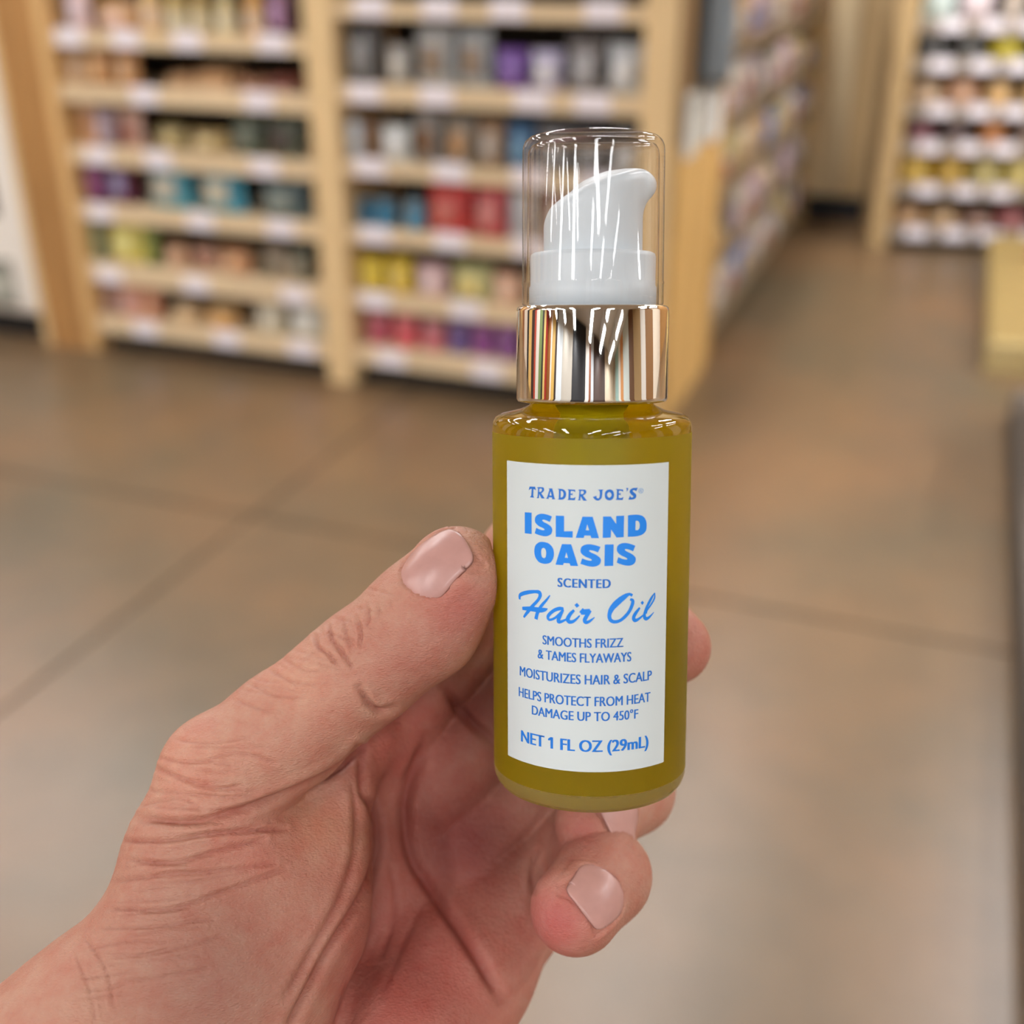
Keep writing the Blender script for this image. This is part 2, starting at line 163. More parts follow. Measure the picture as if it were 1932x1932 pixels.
SCRIPT_STROKES = [[[-13.49,-18.28,0.39],[-13.49,-18.18,0.42],[-13.52,-18.03,0.46],[-13.52,-17.87,0.51],[-13.48,-17.7,0.56],[-13.36,-17.54,0.59],[-13.14,-17.4,0.61],[-12.84,-17.26,0.62],[-12.51,-17.13,0.63],[-12.16,-17.0,0.63],[-11.84,-16.9,0.63],[-11.51,-16.8,0.61],[-11.16,-16.72,0.59],[-10.82,-16.65,0.56],[-10.52,-16.59,0.53],[-10.26,-16.56,0.52],[-10.05,-16.53,0.53],[-9.87,-16.52,0.56],[-9.73,-16.53,0.59],[-9.61,-16.55,0.61],[-9.51,-16.59,0.63],[-9.43,-16.66,0.63],[-9.37,-16.75,0.62],[-9.33,-16.86,0.61],[-9.32,-16.98,0.6],[-9.33,-17.11,0.59],[-9.38,-17.25,0.57],[-9.45,-17.41,0.55],[-9.55,-17.58,0.52],[-9.67,-17.75,0.51],[-9.8,-17.94,0.5],[-9.97,-18.13,0.5],[-10.17,-18.34,0.51],[-10.39,-18.55,0.52],[-10.6,-18.77,0.54],[-10.79,-18.97,0.55],[-10.96,-19.15,0.56],[-11.12,-19.32,0.58],[-11.27,-19.49,0.6],[-11.42,-19.66,0.61],[-11.59,-19.86,0.6],[-11.8,-20.1,0.57],[-12.03,-20.37,0.52],[-12.26,-20.65,0.46],[-12.46,-20.89,0.4],[-12.6,-21.06,0.37]],[[-12.9,-19.65,0.52],[-12.63,-19.62,0.56],[-12.26,-19.57,0.61],[-11.84,-19.52,0.67],[-11.42,-19.48,0.72],[-11.03,-19.45,0.76],[-10.67,-19.44,0.78],[-10.31,-19.43,0.8],[-9.96,-19.43,0.82],[-9.64,-19.43,0.82],[-9.36,-19.42,0.81],[-9.13,-19.4,0.79],[-8.94,-19.37,0.75],[-8.78,-19.33,0.71],[-8.64,-19.29,0.65],[-8.5,-19.25,0.59],[-8.37,-19.21,0.5],[-8.25,-19.16,0.4],[-8.15,-19.11,0.29],[-8.07,-19.06,0.2],[-8.01,-19.03,0.13]],[[-7.6,-16.86,0.2],[-7.68,-16.97,0.22],[-7.79,-17.12,0.26],[-7.92,-17.3,0.31],[-8.07,-17.49,0.35],[-8.22,-17.69,0.39],[-8.39,-17.88,0.42],[-8.58,-18.09,0.45],[-8.78,-18.31,0.48],[-8.97,-18.53,0.5],[-9.14,-18.75,0.52],[-9.3,-18.97,0.54],[-9.44,-19.19,0.55],[-9.58,-19.41,0.57],[-9.7,-19.64,0.58],[-9.8,-19.86,0.59],[-9.9,-20.11,0.6],[-9.98,-20.37,0.61],[-10.04,-20.63,0.62],[-10.09,-20.85,0.62],[-10.13,-21.0,0.63]],[[-5.34,-18.79,0.44],[-5.44,-18.8,0.47],[-5.57,-18.79,0.5],[-5.72,-18.8,0.54],[-5.89,-18.81,0.57],[-6.06,-18.85,0.59],[-6.23,-18.9,0.59],[-6.42,-18.97,0.58],[-6.61,-19.05,0.57],[-6.8,-19.15,0.56],[-6.99,-19.26,0.55],[-7.17,-19.4,0.55],[-7.37,-19.57,0.55],[-7.56,-19.75,0.55],[-7.72,-19.92,0.55],[-7.84,-20.08,0.55],[-7.91,-20.21,0.53],[-7.95,-20.34,0.51],[-7.95,-20.46,0.49],[-7.94,-20.55,0.46],[-7.91,-20.64,0.44],[-7.87,-20.7,0.43],[-7.82,-20.75,0.42],[-7.74,-20.78,0.41],[-7.64,-20.79,0.4],[-7.52,-20.77,0.39],[-7.37,-20.72,0.39],[-7.19,-20.65,0.39],[-7.0,-20.55,0.39],[-6.79,-20.43,0.39],[-6.58,-20.27,0.39],[-6.35,-20.06,0.39],[-6.09,-19.79,0.38],[-5.84,-19.51,0.38],[-5.62,-19.26,0.37],[-5.47,-19.1,0.37]],[[-5.41,-18.96,0.39],[-5.48,-19.1,0.41],[-5.58,-19.3,0.45],[-5.69,-19.53,0.49],[-5.8,-19.76,0.52],[-5.9,-19.96,0.55],[-5.97,-20.13,0.57],[-6.05,-20.29,0.58],[-6.11,-20.44,0.59],[-6.16,-20.57,0.59],[-6.18,-20.68,0.59],[-6.19,-20.78,0.58],[-6.19,-20.87,0.58],[-6.16,-20.94,0.56],[-6.11,-20.98,0.55],[-6.01,-20.99,0.52],[-5.86,-20.95,0.49],[-5.65,-20.87,0.45],[-5.42,-20.76,0.41],[-5.2,-20.65,0.36],[-5.01,-20.55,0.33],[-4.86,-20.46,0.29],[-4.73,-20.35,0.26],[-4.61,-20.25,0.23],[-4.51,-20.17,0.2],[-4.44,-20.11,0.18]],[[-3.65,-18.92,0.39],[-3.74,-19.01,0.41],[-3.86,-19.13,0.45],[-4.0,-19.28,0.48],[-4.14,-19.43,0.52],[-4.25,-19.59,0.55],[-4.36,-19.74,0.57],[-4.46,-19.91,0.6],[-4.55,-20.08,0.62],[-4.62,-20.24,0.64],[-4.66,-20.38,0.65],[-4.65,-20.5,0.66],[-4.62,-20.62,0.66],[-4.56,-20.72,0.65],[-4.47,-20.8,0.64],[-4.38,-20.84,0.63],[-4.26,-20.85,0.6],[-4.11,-20.84,0.57],[-3.95,-20.8,0.53],[-3.79,-20.73,0.49],[-3.62,-20.63,0.44],[-3.44,-20.48,0.4],[-3.24,-20.28,0.34],[-3.04,-20.07,0.29],[-2.87,-19.87,0.24],[-2.75,-19.74,0.21]],[[-3.43,-18.31,0.57],[-3.37,-18.26,0.57],[-3.27,-18.19,0.57],[-3.17,-18.1,0.57],[-3.07,-18.03,0.57],[-3.01,-17.98,0.57]],[[-2.2,-18.64,0.34],[-2.27,-18.75,0.37],[-2.37,-18.91,0.41],[-2.48,-19.09,0.45],[-2.58,-19.25,0.49],[-2.65,-19.36,0.52]],[[-2.65,-19.28,0.65],[-2.55,-19.26,0.69],[-2.4,-19.24,0.75],[-2.23,-19.21,0.81],[-2.05,-19.17,0.85],[-1.89,-19.13,0.86],[-1.72,-19.09,0.83],[-1.54,-19.04,0.76],[-1.37,-18.98,0.68],[-1.23,-18.94,0.6],[-1.12,-18.9,0.55]],[[-1.15,-18.9,0.52],[-1.21,-19.0,0.53],[-1.29,-19.13,0.54],[-1.38,-19.29,0.55],[-1.48,-19.45,0.56],[-1.57,-19.61,0.57],[-1.67,-19.76,0.59],[-1.76,-19.93,0.6],[-1.86,-20.09,0.62],[-1.93,-20.25,0.62],[-1.98,-20.38,0.63],[-1.99,-20.5,0.62],[-1.97,-20.61,0.61],[-1.94,-20.71,0.59],[-1.88,-20.78,0.57],[-1.81,-20.82,0.55],[-1.72,-20.82,0.53],[-1.61,-20.79,0.51],[-1.47,-20.74,0.48],[-1.34,-20.67,0.45],[-1.2,-20.59,0.42],[-1.05,-20.48,0.37],[-0.88,-20.34,0.3],[-0.71,-20.2,0.23],[-0.56,-20.07,0.17],[-0.46,-19.98,0.13]],[[5.55,-16.76,0.44],[5.48,-16.71,0.44],[5.39,-16.64,0.43],[5.28,-16.57,0.42],[5.16,-16.51,0.42],[5.03,-16.49,0.44],[4.89,-16.52,0.5],[4.75,-16.57,0.57],[4.59,-16.64,0.66],[4.42,-16.74,0.74],[4.24,-16.85,0.81],[4.04,-16.98,0.86],[3.81,-17.13,0.91],[3.58,-17.29,0.95],[3.36,-17.47,0.98],[3.15,-17.65,0.99],[2.94,-17.83,0.99],[2.74,-18.03,0.97],[2.55,-18.22,0.94],[2.38,-18.42,0.9],[2.23,-18.62,0.86],[2.11,-18.83,0.82],[2.01,-19.03,0.77],[1.93,-19.24,0.71],[1.87,-19.44,0.66],[1.84,-19.63,0.63],[1.83,-19.81,0.61],[1.85,-19.99,0.6],[1.89,-20.17,0.6],[1.95,-20.33,0.6],[2.03,-20.46,0.6],[2.14,-20.56,0.59],[2.26,-20.65,0.58],[2.41,-20.72,0.57],[2.56,-20.76,0.56],[2.73,-20.78,0.55],[2.92,-20.77,0.54],[3.11,-20.74,0.53],[3.32,-20.69,0.53],[3.54,-20.61,0.52],[3.76,-20.5,0.52],[3.99,-20.34,0.52],[4.24,-20.14,0.53],[4.49,-19.91,0.54],[4.73,-19.67,0.54],[4.93,-19.43,0.55],[5.11,-19.18,0.55],[5.25,-18.91,0.56],[5.38,-18.65,0.57],[5.49,-18.39,0.57],[5.57,-18.18,0.57],[5.62,-18.01,0.57],[5.65,-17.87,0.57],[5.66,-17.75,0.56],[5.64,-17.64,0.54],[5.61,-17.55,0.52],[5.55,-17.47,0.49],[5.45,-17.41,0.45],[5.34,-17.36,0.41],[5.24,-17.33,0.37],[5.18,-17.3,0.34]],[[6.89,-18.81,0.34],[6.8,-18.9,0.37],[6.67,-19.04,0.42],[6.53,-19.2,0.47],[6.38,-19.36,0.51],[6.26,-19.51,0.55],[6.15,-19.66,0.57],[6.04,-19.81,0.58],[5.95,-19.96,0.59],[5.87,-20.11,0.6],[5.83,-20.24,0.6],[5.82,-20.37,0.6],[5.84,-20.5,0.6],[5.89,-20.62,0.6],[5.96,-20.71,0.59],[6.04,-20.77,0.57],[6.15,-20.78,0.55],[6.28,-20.76,0.52],[6.43,-20.72,0.49],[6.58,-20.65,0.45],[6.74,-20.58,0.42],[6.92,-20.48,0.38],[7.13,-20.35,0.33],[7.33,-20.21,0.28],[7.51,-20.09,0.24],[7.63,-20.01,0.21]],[[7.17,-18.22,0.52],[7.22,-18.18,0.51],[7.29,-18.11,0.49],[7.37,-18.03,0.47],[7.44,-17.96,0.46],[7.5,-17.91,0.44]],[[9.71,-16.72,0.13],[9.61,-16.84,0.18],[9.46,-17.01,0.25],[9.29,-17.2,0.33],[9.12,-17.42,0.41],[8.96,-17.63,0.46],[8.8,-17.85,0.48],[8.65,-18.08,0.48],[8.49,-18.33,0.48],[8.34,-18.58,0.47],[8.21,-18.82,0.47],[8.09,-19.07,0.48],[7.97,-19.34,0.49],[7.87,-19.6,0.5],[7.79,-19.84,0.51],[7.75,-20.05,0.52],[7.75,-20.23,0.54],[7.77,-20.39,0.55],[7.83,-20.52,0.57],[7.9,-20.62,0.58],[7.99,-20.69,0.57],[8.09,-20.72,0.56],[8.21,-20.71,0.53],[8.36,-20.68,0.5],[8.51,-20.62,0.46],[8.67,-20.54,0.42],[8.85,-20.42,0.36],[9.07,-20.26,0.29],[9.29,-20.09,0.21],[9.48,-19.93,0.15],[9.61,-19.83,0.1]],[[9.71,-16.72,0.13],[9.71,-16.84,0.16],[9.72,-17.0,0.2],[9.73,-17.2,0.24],[9.71,-17.4,0.29],[9.66,-17.59,0.31],[9.57,-17.77,0.33],[9.45,-17.96,0.33],[9.32,-18.14,0.32],[9.17,-18.33,0.32],[9.02,-18.51,0.31],[8.87,-18.68,0.31],[8.7,-18.86,0.3],[8.53,-19.03,0.3],[8.38,-19.19,0.29],[8.26,-19.34,0.29],[8.19,-19.48,0.28],[8.14,-19.61,0.28],[8.11,-19.72,0.27],[8.09,-19.82,0.26],[8.08,-19.89,0.26]]]
# ------------------------------------------------------------------ the room
def grid_struct(name, bm, m, parent=None):
    o = bm_obj(name, bm, m, parent)
    if parent is None:
        o.location = GO; o.rotation_euler = (0, 0, ANG); o['kind'] = 'structure'
    return o

# floor: stained, polished concrete slabs with saw-cut joints
def floor_material():
    m = bpy.data.materials.new('stained_concrete'); m.use_nodes = True
    nt = m.node_tree; b = nt.nodes['Principled BSDF']
    tc = nt.nodes.new('ShaderNodeTexCoord')
    n1 = nt.nodes.new('ShaderNodeTexNoise'); n1.inputs['Scale'].default_value = 0.9; n1.inputs['Detail'].default_value = 5; n1.inputs['Roughness'].default_value = 0.6
    n2 = nt.nodes.new('ShaderNodeTexNoise'); n2.inputs['Scale'].default_value = 9.0; n2.inputs['Detail'].default_value = 6
    r1 = nt.nodes.new('ShaderNodeValToRGB'); e = r1.color_ramp.elements
    e[0].position = 0.36; e[0].color = (*srgb(97, 84, 64), 1)
    e[1].position = 0.66; e[1].color = (*srgb(126, 95, 65), 1)
    mx = nt.nodes.new('ShaderNodeMix'); mx.data_type = 'RGBA'; mx.blend_type = 'MULTIPLY'; mx.inputs['Factor'].default_value = 0.35
    r2 = nt.nodes.new('ShaderNodeValToRGB'); r2.color_ramp.elements[0].position = 0.3; r2.color_ramp.elements[0].color = (0.62, 0.6, 0.58, 1); r2.color_ramp.elements[1].position = 0.7
    nt.links.new(tc.outputs['Object'], n1.inputs['Vector']); nt.links.new(tc.outputs['Object'], n2.inputs['Vector'])
    nt.links.new(n1.outputs['Fac'], r1.inputs['Fac']); nt.links.new(n2.outputs['Fac'], r2.inputs['Fac'])
    nt.links.new(r1.outputs['Color'], mx.inputs['A']); nt.links.new(r2.outputs['Color'], mx.inputs['B'])
    nt.links.new(mx.outputs['Result'], b.inputs['Base Color'])
    b.inputs['Roughness'].default_value = 0.34
    b.inputs['Specular IOR Level'].default_value = 0.6
    return m
M_FLOOR = floor_material()
M_JOINT = mat('floor_joint', srgb(70, 56, 42), 0.8)
S_ROOM, T_ROOM = (-5.6, 8.2), (-8.6, 3.55)
floor = grid_struct('floor', box_bm(S_ROOM[0], S_ROOM[1], T_ROOM[0], T_ROOM[1], -0.1, -0.004), M_JOINT)
sb = [S_ROOM[0], -3.4, 0.28, 3.96, S_ROOM[1]]; tb = [T_ROOM[0], -4.8, -1.08, 2.64, T_ROOM[1]]
for i in range(4):
    for j in range(4):
        g = 0.006
        box('slab', sb[i] + g, sb[i + 1] - g, tb[j] + g, tb[j + 1] - g, -0.05, 0.0, M_FLOOR, floor)

# far wall: vertical planks over a black base
wall = grid_struct('wall_back', box_bm(S_ROOM[0], S_ROOM[1], 3.52, 3.62, 0, 3.9), M_BROWN)
rng = random.Random(4)
plank_mats = [mat('plank_a', srgb(228, 200, 156), 0.55, var=0.22, scale=2.0, stretch=(9, 9, 0.5)),
              mat('plank_b', srgb(206, 174, 126), 0.55, var=0.25, scale=2.4, stretch=(9, 9, 0.5)),
              mat('plank_c', srgb(238, 214, 172), 0.55, var=0.2, scale=1.8, stretch=(9, 9, 0.5))]
x = 1.0
k = 0
while x < 3.0:
    w = (0.17, 0.21, 0.14, 0.19, 0.23)[k % 5]
    box('plank', x + 0.003, x + w - 0.003, 3.485 + 0.006 * (k % 2), 3.52, 0.13, 3.9, plank_mats[(0, 2, 1, 0, 1, 2)[k % 6]], wall, bevel=0.003, seg=1)
    x += w; k += 1
bb = grid_struct('baseboard_back', box_bm(1.0, 3.0, 3.45, 3.52, 0, 0.13), M_BLACK)

# side walls, rear wall, ceiling; panels made up only to band the chrome's reflections
M_WALL = mat('cream_wall', srgb(226, 214, 196), 0.7)
wl = grid_struct('wall_left', box_bm(S_ROOM[0] - 0.1, S_ROOM[0], T_ROOM[0], T_ROOM[1], 0, 3.9), M_WALL)
wr = grid_struct('wall_right', box_bm(S_ROOM[1], S_ROOM[1] + 0.1, T_ROOM[0], T_ROOM[1], 0, 3.9), M_WALL)
wf = grid_struct('wall_front', box_bm(S_ROOM[0], S_ROOM[1], T_ROOM[0] - 0.1, T_ROOM[0], 0, 3.9), M_WALL)
def reflection_panels(wall_obj, axis, pos, a0, spec):
    x = a0
    for w_, c in spec:
        m_ = mat('panel_%d_%d_%d' % c, srgb(*c), 0.5)
        if axis == 's': box('panel', x + 0.01, x + w_ - 0.01, pos, pos + 0.04, 0.0, 3.88, m_, wall_obj)
        else: box('panel', pos[0], pos[1], x + 0.01, x + w_ - 0.01, 0.0, 3.88, m_, wall_obj)
        x += w_
reflection_panels(wf, 's', T_ROOM[0], S_ROOM[0], [(1.4, (150, 98, 52)), (0.5, (236, 226, 214)), (0.9, (214, 176, 96)), (0.5, (60, 44, 34)), (1.2, (206, 214, 220)), (1.7, (176, 170, 160)), (1.9, (30, 30, 34)), (0.5, (224, 220, 214)), (0.3, (128, 74, 48)), (0.4, (190, 196, 204)), (2.0, (72, 54, 48)), (2.4, (206, 190, 168))])
reflection_panels(wl, 't', (S_ROOM[0], S_ROOM[0] + 0.04), T_ROOM[0], [(0.7, (176, 60, 52)), (0.6, (226, 196, 120)), (0.5, (50, 46, 40)), (0.8, (120, 140, 84)), (0.9, (232, 224, 214)), (0.5, (196, 80, 60)), (0.8, (70, 50, 40)), (0.9, (230, 186, 110)), (0.6, (46, 40, 36)), (1.2, (214, 196, 176)), (1.0, (140, 90, 56)), (1.2, (196, 160, 104)), (2.0, (150, 104, 60))])
reflection_panels(wr, 't', (S_ROOM[1] - 0.04, S_ROOM[1]), T_ROOM[0], [(0.4, (200, 186, 164)), (0.8, (170, 204, 200)), (0.5, (236, 232, 224)), (0.6, (214, 150, 90)), (1.2, (210, 220, 216)), (0.9, (110, 74, 44)), (1.4, (170, 140, 96)), (1.0, (226, 220, 212)), (2.0, (140, 100, 60))])
M_CEIL = mat('ceiling_white', srgb(214, 208, 198), 0.8)
grid_struct('ceiling', box_bm(S_ROOM[0], S_ROOM[1], T_ROOM[0], T_ROOM[1], 3.9, 4.0), M_CEIL)

# ceiling lamps: linear fixtures hanging under the ceiling
def emission(name, color, strength):
    m = bpy.data.materials.new(name); m.use_nodes = True; nt = m.node_tree
    nt.nodes.remove(nt.nodes['Principled BSDF'])
    e = nt.nodes.new('ShaderNodeEmission'); e.inputs[0].default_value = (*color, 1); e.inputs[1].default_value = strength
    nt.links.new(e.outputs[0], nt.nodes['Material Output'].inputs[0])
    return m
M_LAMP = emission('lamp_diffuser', LAMP_COLOR, LAMP_STRENGTH)
M_LAMPBODY = mat('lamp_housing', srgb(226, 226, 224), 0.5)
rows_s = [-4.4, -2.4, -0.6, 0.9, 3.0, 4.6, 6.4]; rows_t = [-7.6, -6.0, -1.7, 0.3, 1.4, 2.4]  # centre lamps behind the viewer added to brighten the label, one row the wall
names_r = ['first', 'second', 'third', 'fourth', 'fifth', 'sixth', 'seventh']
housing_me = diff_me = None
for i, s in enumerate(rows_s):
    for j, t in enumerate(rows_t):
        if 0 < s < 3.5 and -5 < t < 0: continue
        e = empty('ceiling_light', G(s, t, 3.5), ANG)
        if housing_me is None:
            h = box('housing', -0.14, 0.14, -0.65, 0.65, 0.006, 0.40, M_LAMPBODY, e); housing_me = h.data
            bm = bmesh.new(); bm.faces.new([bm.verts.new(p) for p in ((-0.13, -0.63, 0.004), (-0.13, 0.63, 0.004), (0.13, 0.63, 0.004), (0.13, -0.63, 0.004))])
            d = bm_obj('diffuser', bm, M_LAMP, e); diff_me = d.data
        else:
            link('housing', housing_me, None, e); link('diffuser', diff_me, None, e)
        tag(e, 'long white linear ceiling lamp, %s column from the left, %s row from the back' % (names_r[i], names_r[j]), 'lamp', 'ceiling lamps')
ITEMS = [
 ('left', 0, -1.082, 0.070, 0.170, 'jar', (90, 70, 80), (60, 50, 50), 'dark glass', 'jar'),
 ('left', 0, -0.992, 0.101, 0.150, 'pouch', (226, 196, 196), (240, 220, 226), 'pale pink', 'pouch'),
 ('left', 0, -0.834, 0.173, 0.100, 'pouch', (206, 160, 112), (226, 190, 170), 'tan', 'bakery bag'),
 ('left', 0, -0.684, 0.092, 0.190, 'bottle', (226, 190, 130), (240, 210, 180), 'honey', 'bottle'),
 ('left', 0, -0.582, 0.086, 0.160, 'bottle', (206, 178, 108), (230, 220, 190), 'straw yellow', 'bottle'),
 ('left', 0, -0.488, 0.085, 0.160, 'bottle', (190, 162, 100), (226, 214, 180), 'olive yellow', 'bottle'),
 ('left', 0, -0.389, 0.079, 0.150, 'bottle', (226, 206, 150), (240, 230, 200), 'pale yellow', 'bottle'),
 ('left', 0, -0.277, 0.086, 0.170, 'bottle', (222, 170, 100), (236, 210, 180), 'amber', 'bottle'),
 ('left', 0, -0.178, 0.097, 0.160, 'pouch', (110, 70, 84), (190, 150, 190), 'plum', 'pouch'),
 ('left', 1, -1.055, 0.123, 0.120, 'pouch', (214, 176, 132), (230, 200, 170), 'light tan', 'bakery bag'),
 ('left', 1, -0.933, 0.112, 0.130, 'pouch', (190, 136, 84), (236, 190, 140), 'caramel brown', 'bakery bag'),
 ('left', 1, -0.820, 0.105, 0.130, 'pouch', (206, 152, 98), (230, 190, 150), 'golden brown', 'bakery bag'),
 ('left', 1, -0.593, 0.115, 0.055, 'tray', (196, 156, 116), (216, 180, 140), 'beige', 'low tray'),
 ('left', 1, -0.459, 0.140, 0.075, 'tray', (206, 164, 120), (226, 190, 150), 'sandy', 'low tray'),
 ('left', 1, -0.310, 0.116, 0.050, 'tray', (180, 134, 104), (210, 180, 160), 'brownish', 'low tray'),
 ('left', 1, -0.192, 0.091, 0.060, 'tray', (150, 92, 80), (210, 180, 170), 'reddish brown', 'low tray'),
 ('left', 2, -1.070, 0.136, 0.150, 'jar', (228, 176, 134), (240, 210, 180), 'peach', 'jar'),
 ('left', 2, -0.945, 0.095, 0.140, 'pouch', (160, 140, 150), (200, 180, 190), 'mauve', 'pouch'),
 ('left', 2, -0.834, 0.108, 0.130, 'pouch', (214, 176, 160), (150, 86, 70), 'rosy cream', 'pouch'),
 ('left', 2, -0.670, 0.119, 0.085, 'pouch', (176, 158, 108), (200, 180, 130), 'olive tan', 'snack bag'),
 ('left', 2, -0.519, 0.165, 0.075, 'pouch', (192, 166, 112), (206, 186, 140), 'khaki', 'snack bag'),
 ('left', 2, -0.350, 0.130, 0.140, 'pouch', (88, 98, 84), (120, 126, 112), 'grey green', 'snack bag'),
 ('left', 2, -0.205, 0.137, 0.140, 'pouch', (96, 104, 92), (80, 70, 66), 'dark sage', 'snack bag'),
 ('left', 3, -1.059, 0.144, 0.170, 'pouch', (112, 42, 112), (176, 110, 150), 'purple', 'snack pouch'),
 ('left', 3, -0.919, 0.126, 0.170, 'pouch', (96, 26, 62), (160, 150, 190), 'burgundy', 'snack pouch'),
 ('left', 3, -0.709, 0.197, 0.170, 'pouch', (86, 170, 194), (196, 192, 176), 'teal blue', 'snack pouch'),
 ('left', 3, -0.487, 0.209, 0.170, 'pouch', (78, 166, 196), (200, 196, 176), 'bright teal', 'snack pouch'),
 ('left', 3, -0.232, 0.230, 0.140, 'pouch', (86, 108, 116), (136, 146, 140), 'slate', 'snack pouch'),
 ('left', 4, -1.077, 0.087, 0.170, 'pouch', (150, 170, 140), (190, 200, 150), 'sage green', 'snack bag'),
 ('left', 4, -0.937, 0.184, 0.160, 'pouch', (230, 216, 110), (240, 230, 150), 'lemon yellow', 'snack bag'),
 ('left', 4, -0.805, 0.068, 0.150, 'pouch', (112, 124, 60), (150, 160, 90), 'moss green', 'snack bag'),
 ('left', 4, -0.711, 0.091, 0.085, 'pouch', (214, 166, 128), (226, 190, 160), 'peach', 'packet'),
 ('left', 4, -0.594, 0.123, 0.085, 'pouch', (200, 156, 134), (150, 100, 84), 'dusty pink', 'packet'),
 ('left', 4, -0.455, 0.129, 0.090, 'pouch', (206, 150, 106), (226, 180, 140), 'apricot', 'packet'),
 ('left', 4, -0.284, 0.094, 0.100, 'pouch', (190, 172, 150), (90, 92, 76), 'cream', 'packet'),
 ('left', 4, -0.177, 0.101, 0.120, 'pouch', (84, 88, 72), (170, 160, 140), 'dark green', 'packet'),
 ('left', 5, -1.062, 0.115, 0.120, 'pouch', (170, 126, 110), (200, 170, 160), 'brownish pink', 'packet'),
 ('left', 5, -0.949, 0.102, 0.120, 'pouch', (226, 160, 136), (236, 196, 186), 'salmon', 'packet'),
 ('left', 5, -0.849, 0.086, 0.120, 'pouch', (210, 140, 106), (226, 180, 150), 'terracotta', 'packet'),
 ('left', 5, -0.705, 0.143, 0.065, 'jar', (216, 184, 140), (230, 206, 170), 'biscuit', 'tub'),
 ('left', 5, -0.547, 0.134, 0.070, 'jar', (226, 176, 116), (240, 206, 150), 'golden', 'tub'),
 ('left', 5, -0.330, 0.130, 0.120, 'pouch', (216, 208, 184), (230, 224, 206), 'ivory', 'bag'),
 ('left', 5, -0.172, 0.165, 0.130, 'pouch', (206, 206, 196), (236, 236, 230), 'off-white', 'bag'),
 ('middle', 1, 0.107, 0.156, 0.190, 'clear', (92, 92, 94), (150, 150, 150), 'smoky clear', 'treat bag'),
 ('middle', 1, 0.253, 0.086, 0.120, 'clear', (160, 156, 150), (220, 216, 206), 'frosted clear', 'treat bag'),
 ('middle', 1, 0.375, 0.140, 0.180, 'clear', (186, 190, 192), (150, 130, 110), 'silvery clear', 'treat bag'),
 ('middle', 1, 0.510, 0.124, 0.180, 'clear', (176, 184, 190), (150, 130, 110), 'cloudy clear', 'treat bag'),
 ('middle', 1, 0.640, 0.114, 0.120, 'clear', (120, 84, 160), (140, 110, 180), 'violet', 'treat bag'),
 ('middle', 1, 0.756, 0.104, 0.120, 'clear', (190, 184, 214), (230, 226, 240), 'pale lilac', 'treat bag'),
 ('middle', 1, 0.878, 0.119, 0.160, 'clear', (128, 124, 124), (180, 180, 184), 'grey clear', 'treat bag'),
 ('middle', 1, 1.005, 0.115, 0.150, 'clear', (186, 192, 198), (230, 234, 238), 'shiny white', 'treat bag'),
 ('middle', 2, 0.063, 0.089, 0.130, 'clear', (196, 206, 216), (230, 236, 240), 'bright silver', 'treat bag'),
 ('middle', 2, 0.142, 0.052, 0.130, 'clear', (120, 84, 60), (160, 130, 100), 'chocolate', 'treat bag'),
 ('middle', 2, 0.227, 0.110, 0.120, 'clear', (216, 220, 218), (240, 240, 236), 'glossy white', 'treat bag'),
 ('middle', 2, 0.344, 0.100, 0.170, 'clear', (150, 146, 142), (120, 84, 50), 'ash grey', 'treat bag'),
 ('middle', 2, 0.458, 0.113, 0.160, 'clear', (146, 138, 126), (180, 140, 100), 'taupe', 'treat bag'),
 ('middle', 2, 0.569, 0.094, 0.160, 'clear', (150, 120, 90), (190, 180, 170), 'toffee brown', 'treat bag'),
 ('middle', 2, 0.669, 0.094, 0.150, 'clear', (70, 110, 150), (120, 160, 190), 'steel blue', 'treat bag'),
 ('middle', 2, 0.782, 0.117, 0.150, 'clear', (120, 120, 124), (170, 170, 170), 'pewter', 'treat bag'),
 ('middle', 2, 0.907, 0.111, 0.150, 'clear', (90, 90, 96), (150, 150, 150), 'dark grey', 'treat bag'),
 ('middle', 2, 1.023, 0.100, 0.140, 'clear', (176, 176, 176), (210, 210, 210), 'light grey', 'treat bag'),
 ('middle', 3, 0.067, 0.091, 0.090, 'jar', (70, 130, 166), (110, 160, 190), 'denim blue', 'tub'),
 ('middle', 3, 0.162, 0.074, 0.095, 'jar', (66, 140, 180), (120, 170, 200), 'sky blue', 'tub'),
 ('middle', 3, 0.277, 0.076, 0.100, 'jar', (96, 156, 190), (160, 190, 206), 'pale blue', 'tub'),
 ('middle', 3, 0.406, 0.165, 0.170, 'pouch', (214, 72, 72), (196, 110, 100), 'coral red', 'snack pouch'),
 ('middle', 3, 0.559, 0.126, 0.180, 'pouch', (196, 72, 80), (214, 140, 136), 'crimson', 'snack pouch'),
 ('middle', 3, 0.674, 0.090, 0.160, 'pouch', (206, 208, 212), (180, 180, 186), 'silver white', 'snack pouch'),
 ('middle', 3, 0.801, 0.128, 0.160, 'pouch', (190, 150, 130), (220, 200, 180), 'blush', 'snack pouch'),
 ('middle', 3, 0.962, 0.159, 0.160, 'pouch', (150, 120, 100), (200, 190, 180), 'mocha', 'snack pouch'),
 ('middle', 4, 0.094, 0.127, 0.115, 'pouch', (232, 204, 60), (240, 214, 100), 'bright yellow', 'snack bag'),
 ('middle', 4, 0.216, 0.108, 0.120, 'pouch', (226, 196, 56), (236, 210, 120), 'sunny yellow', 'snack bag'),
 ('middle', 4, 0.341, 0.118, 0.110, 'pouch', (224, 188, 190), (240, 216, 216), 'soft pink', 'snack bag'),
 ('middle', 4, 0.486, 0.155, 0.115, 'pouch', (206, 206, 150), (226, 206, 130), 'pale lime', 'snack bag'),
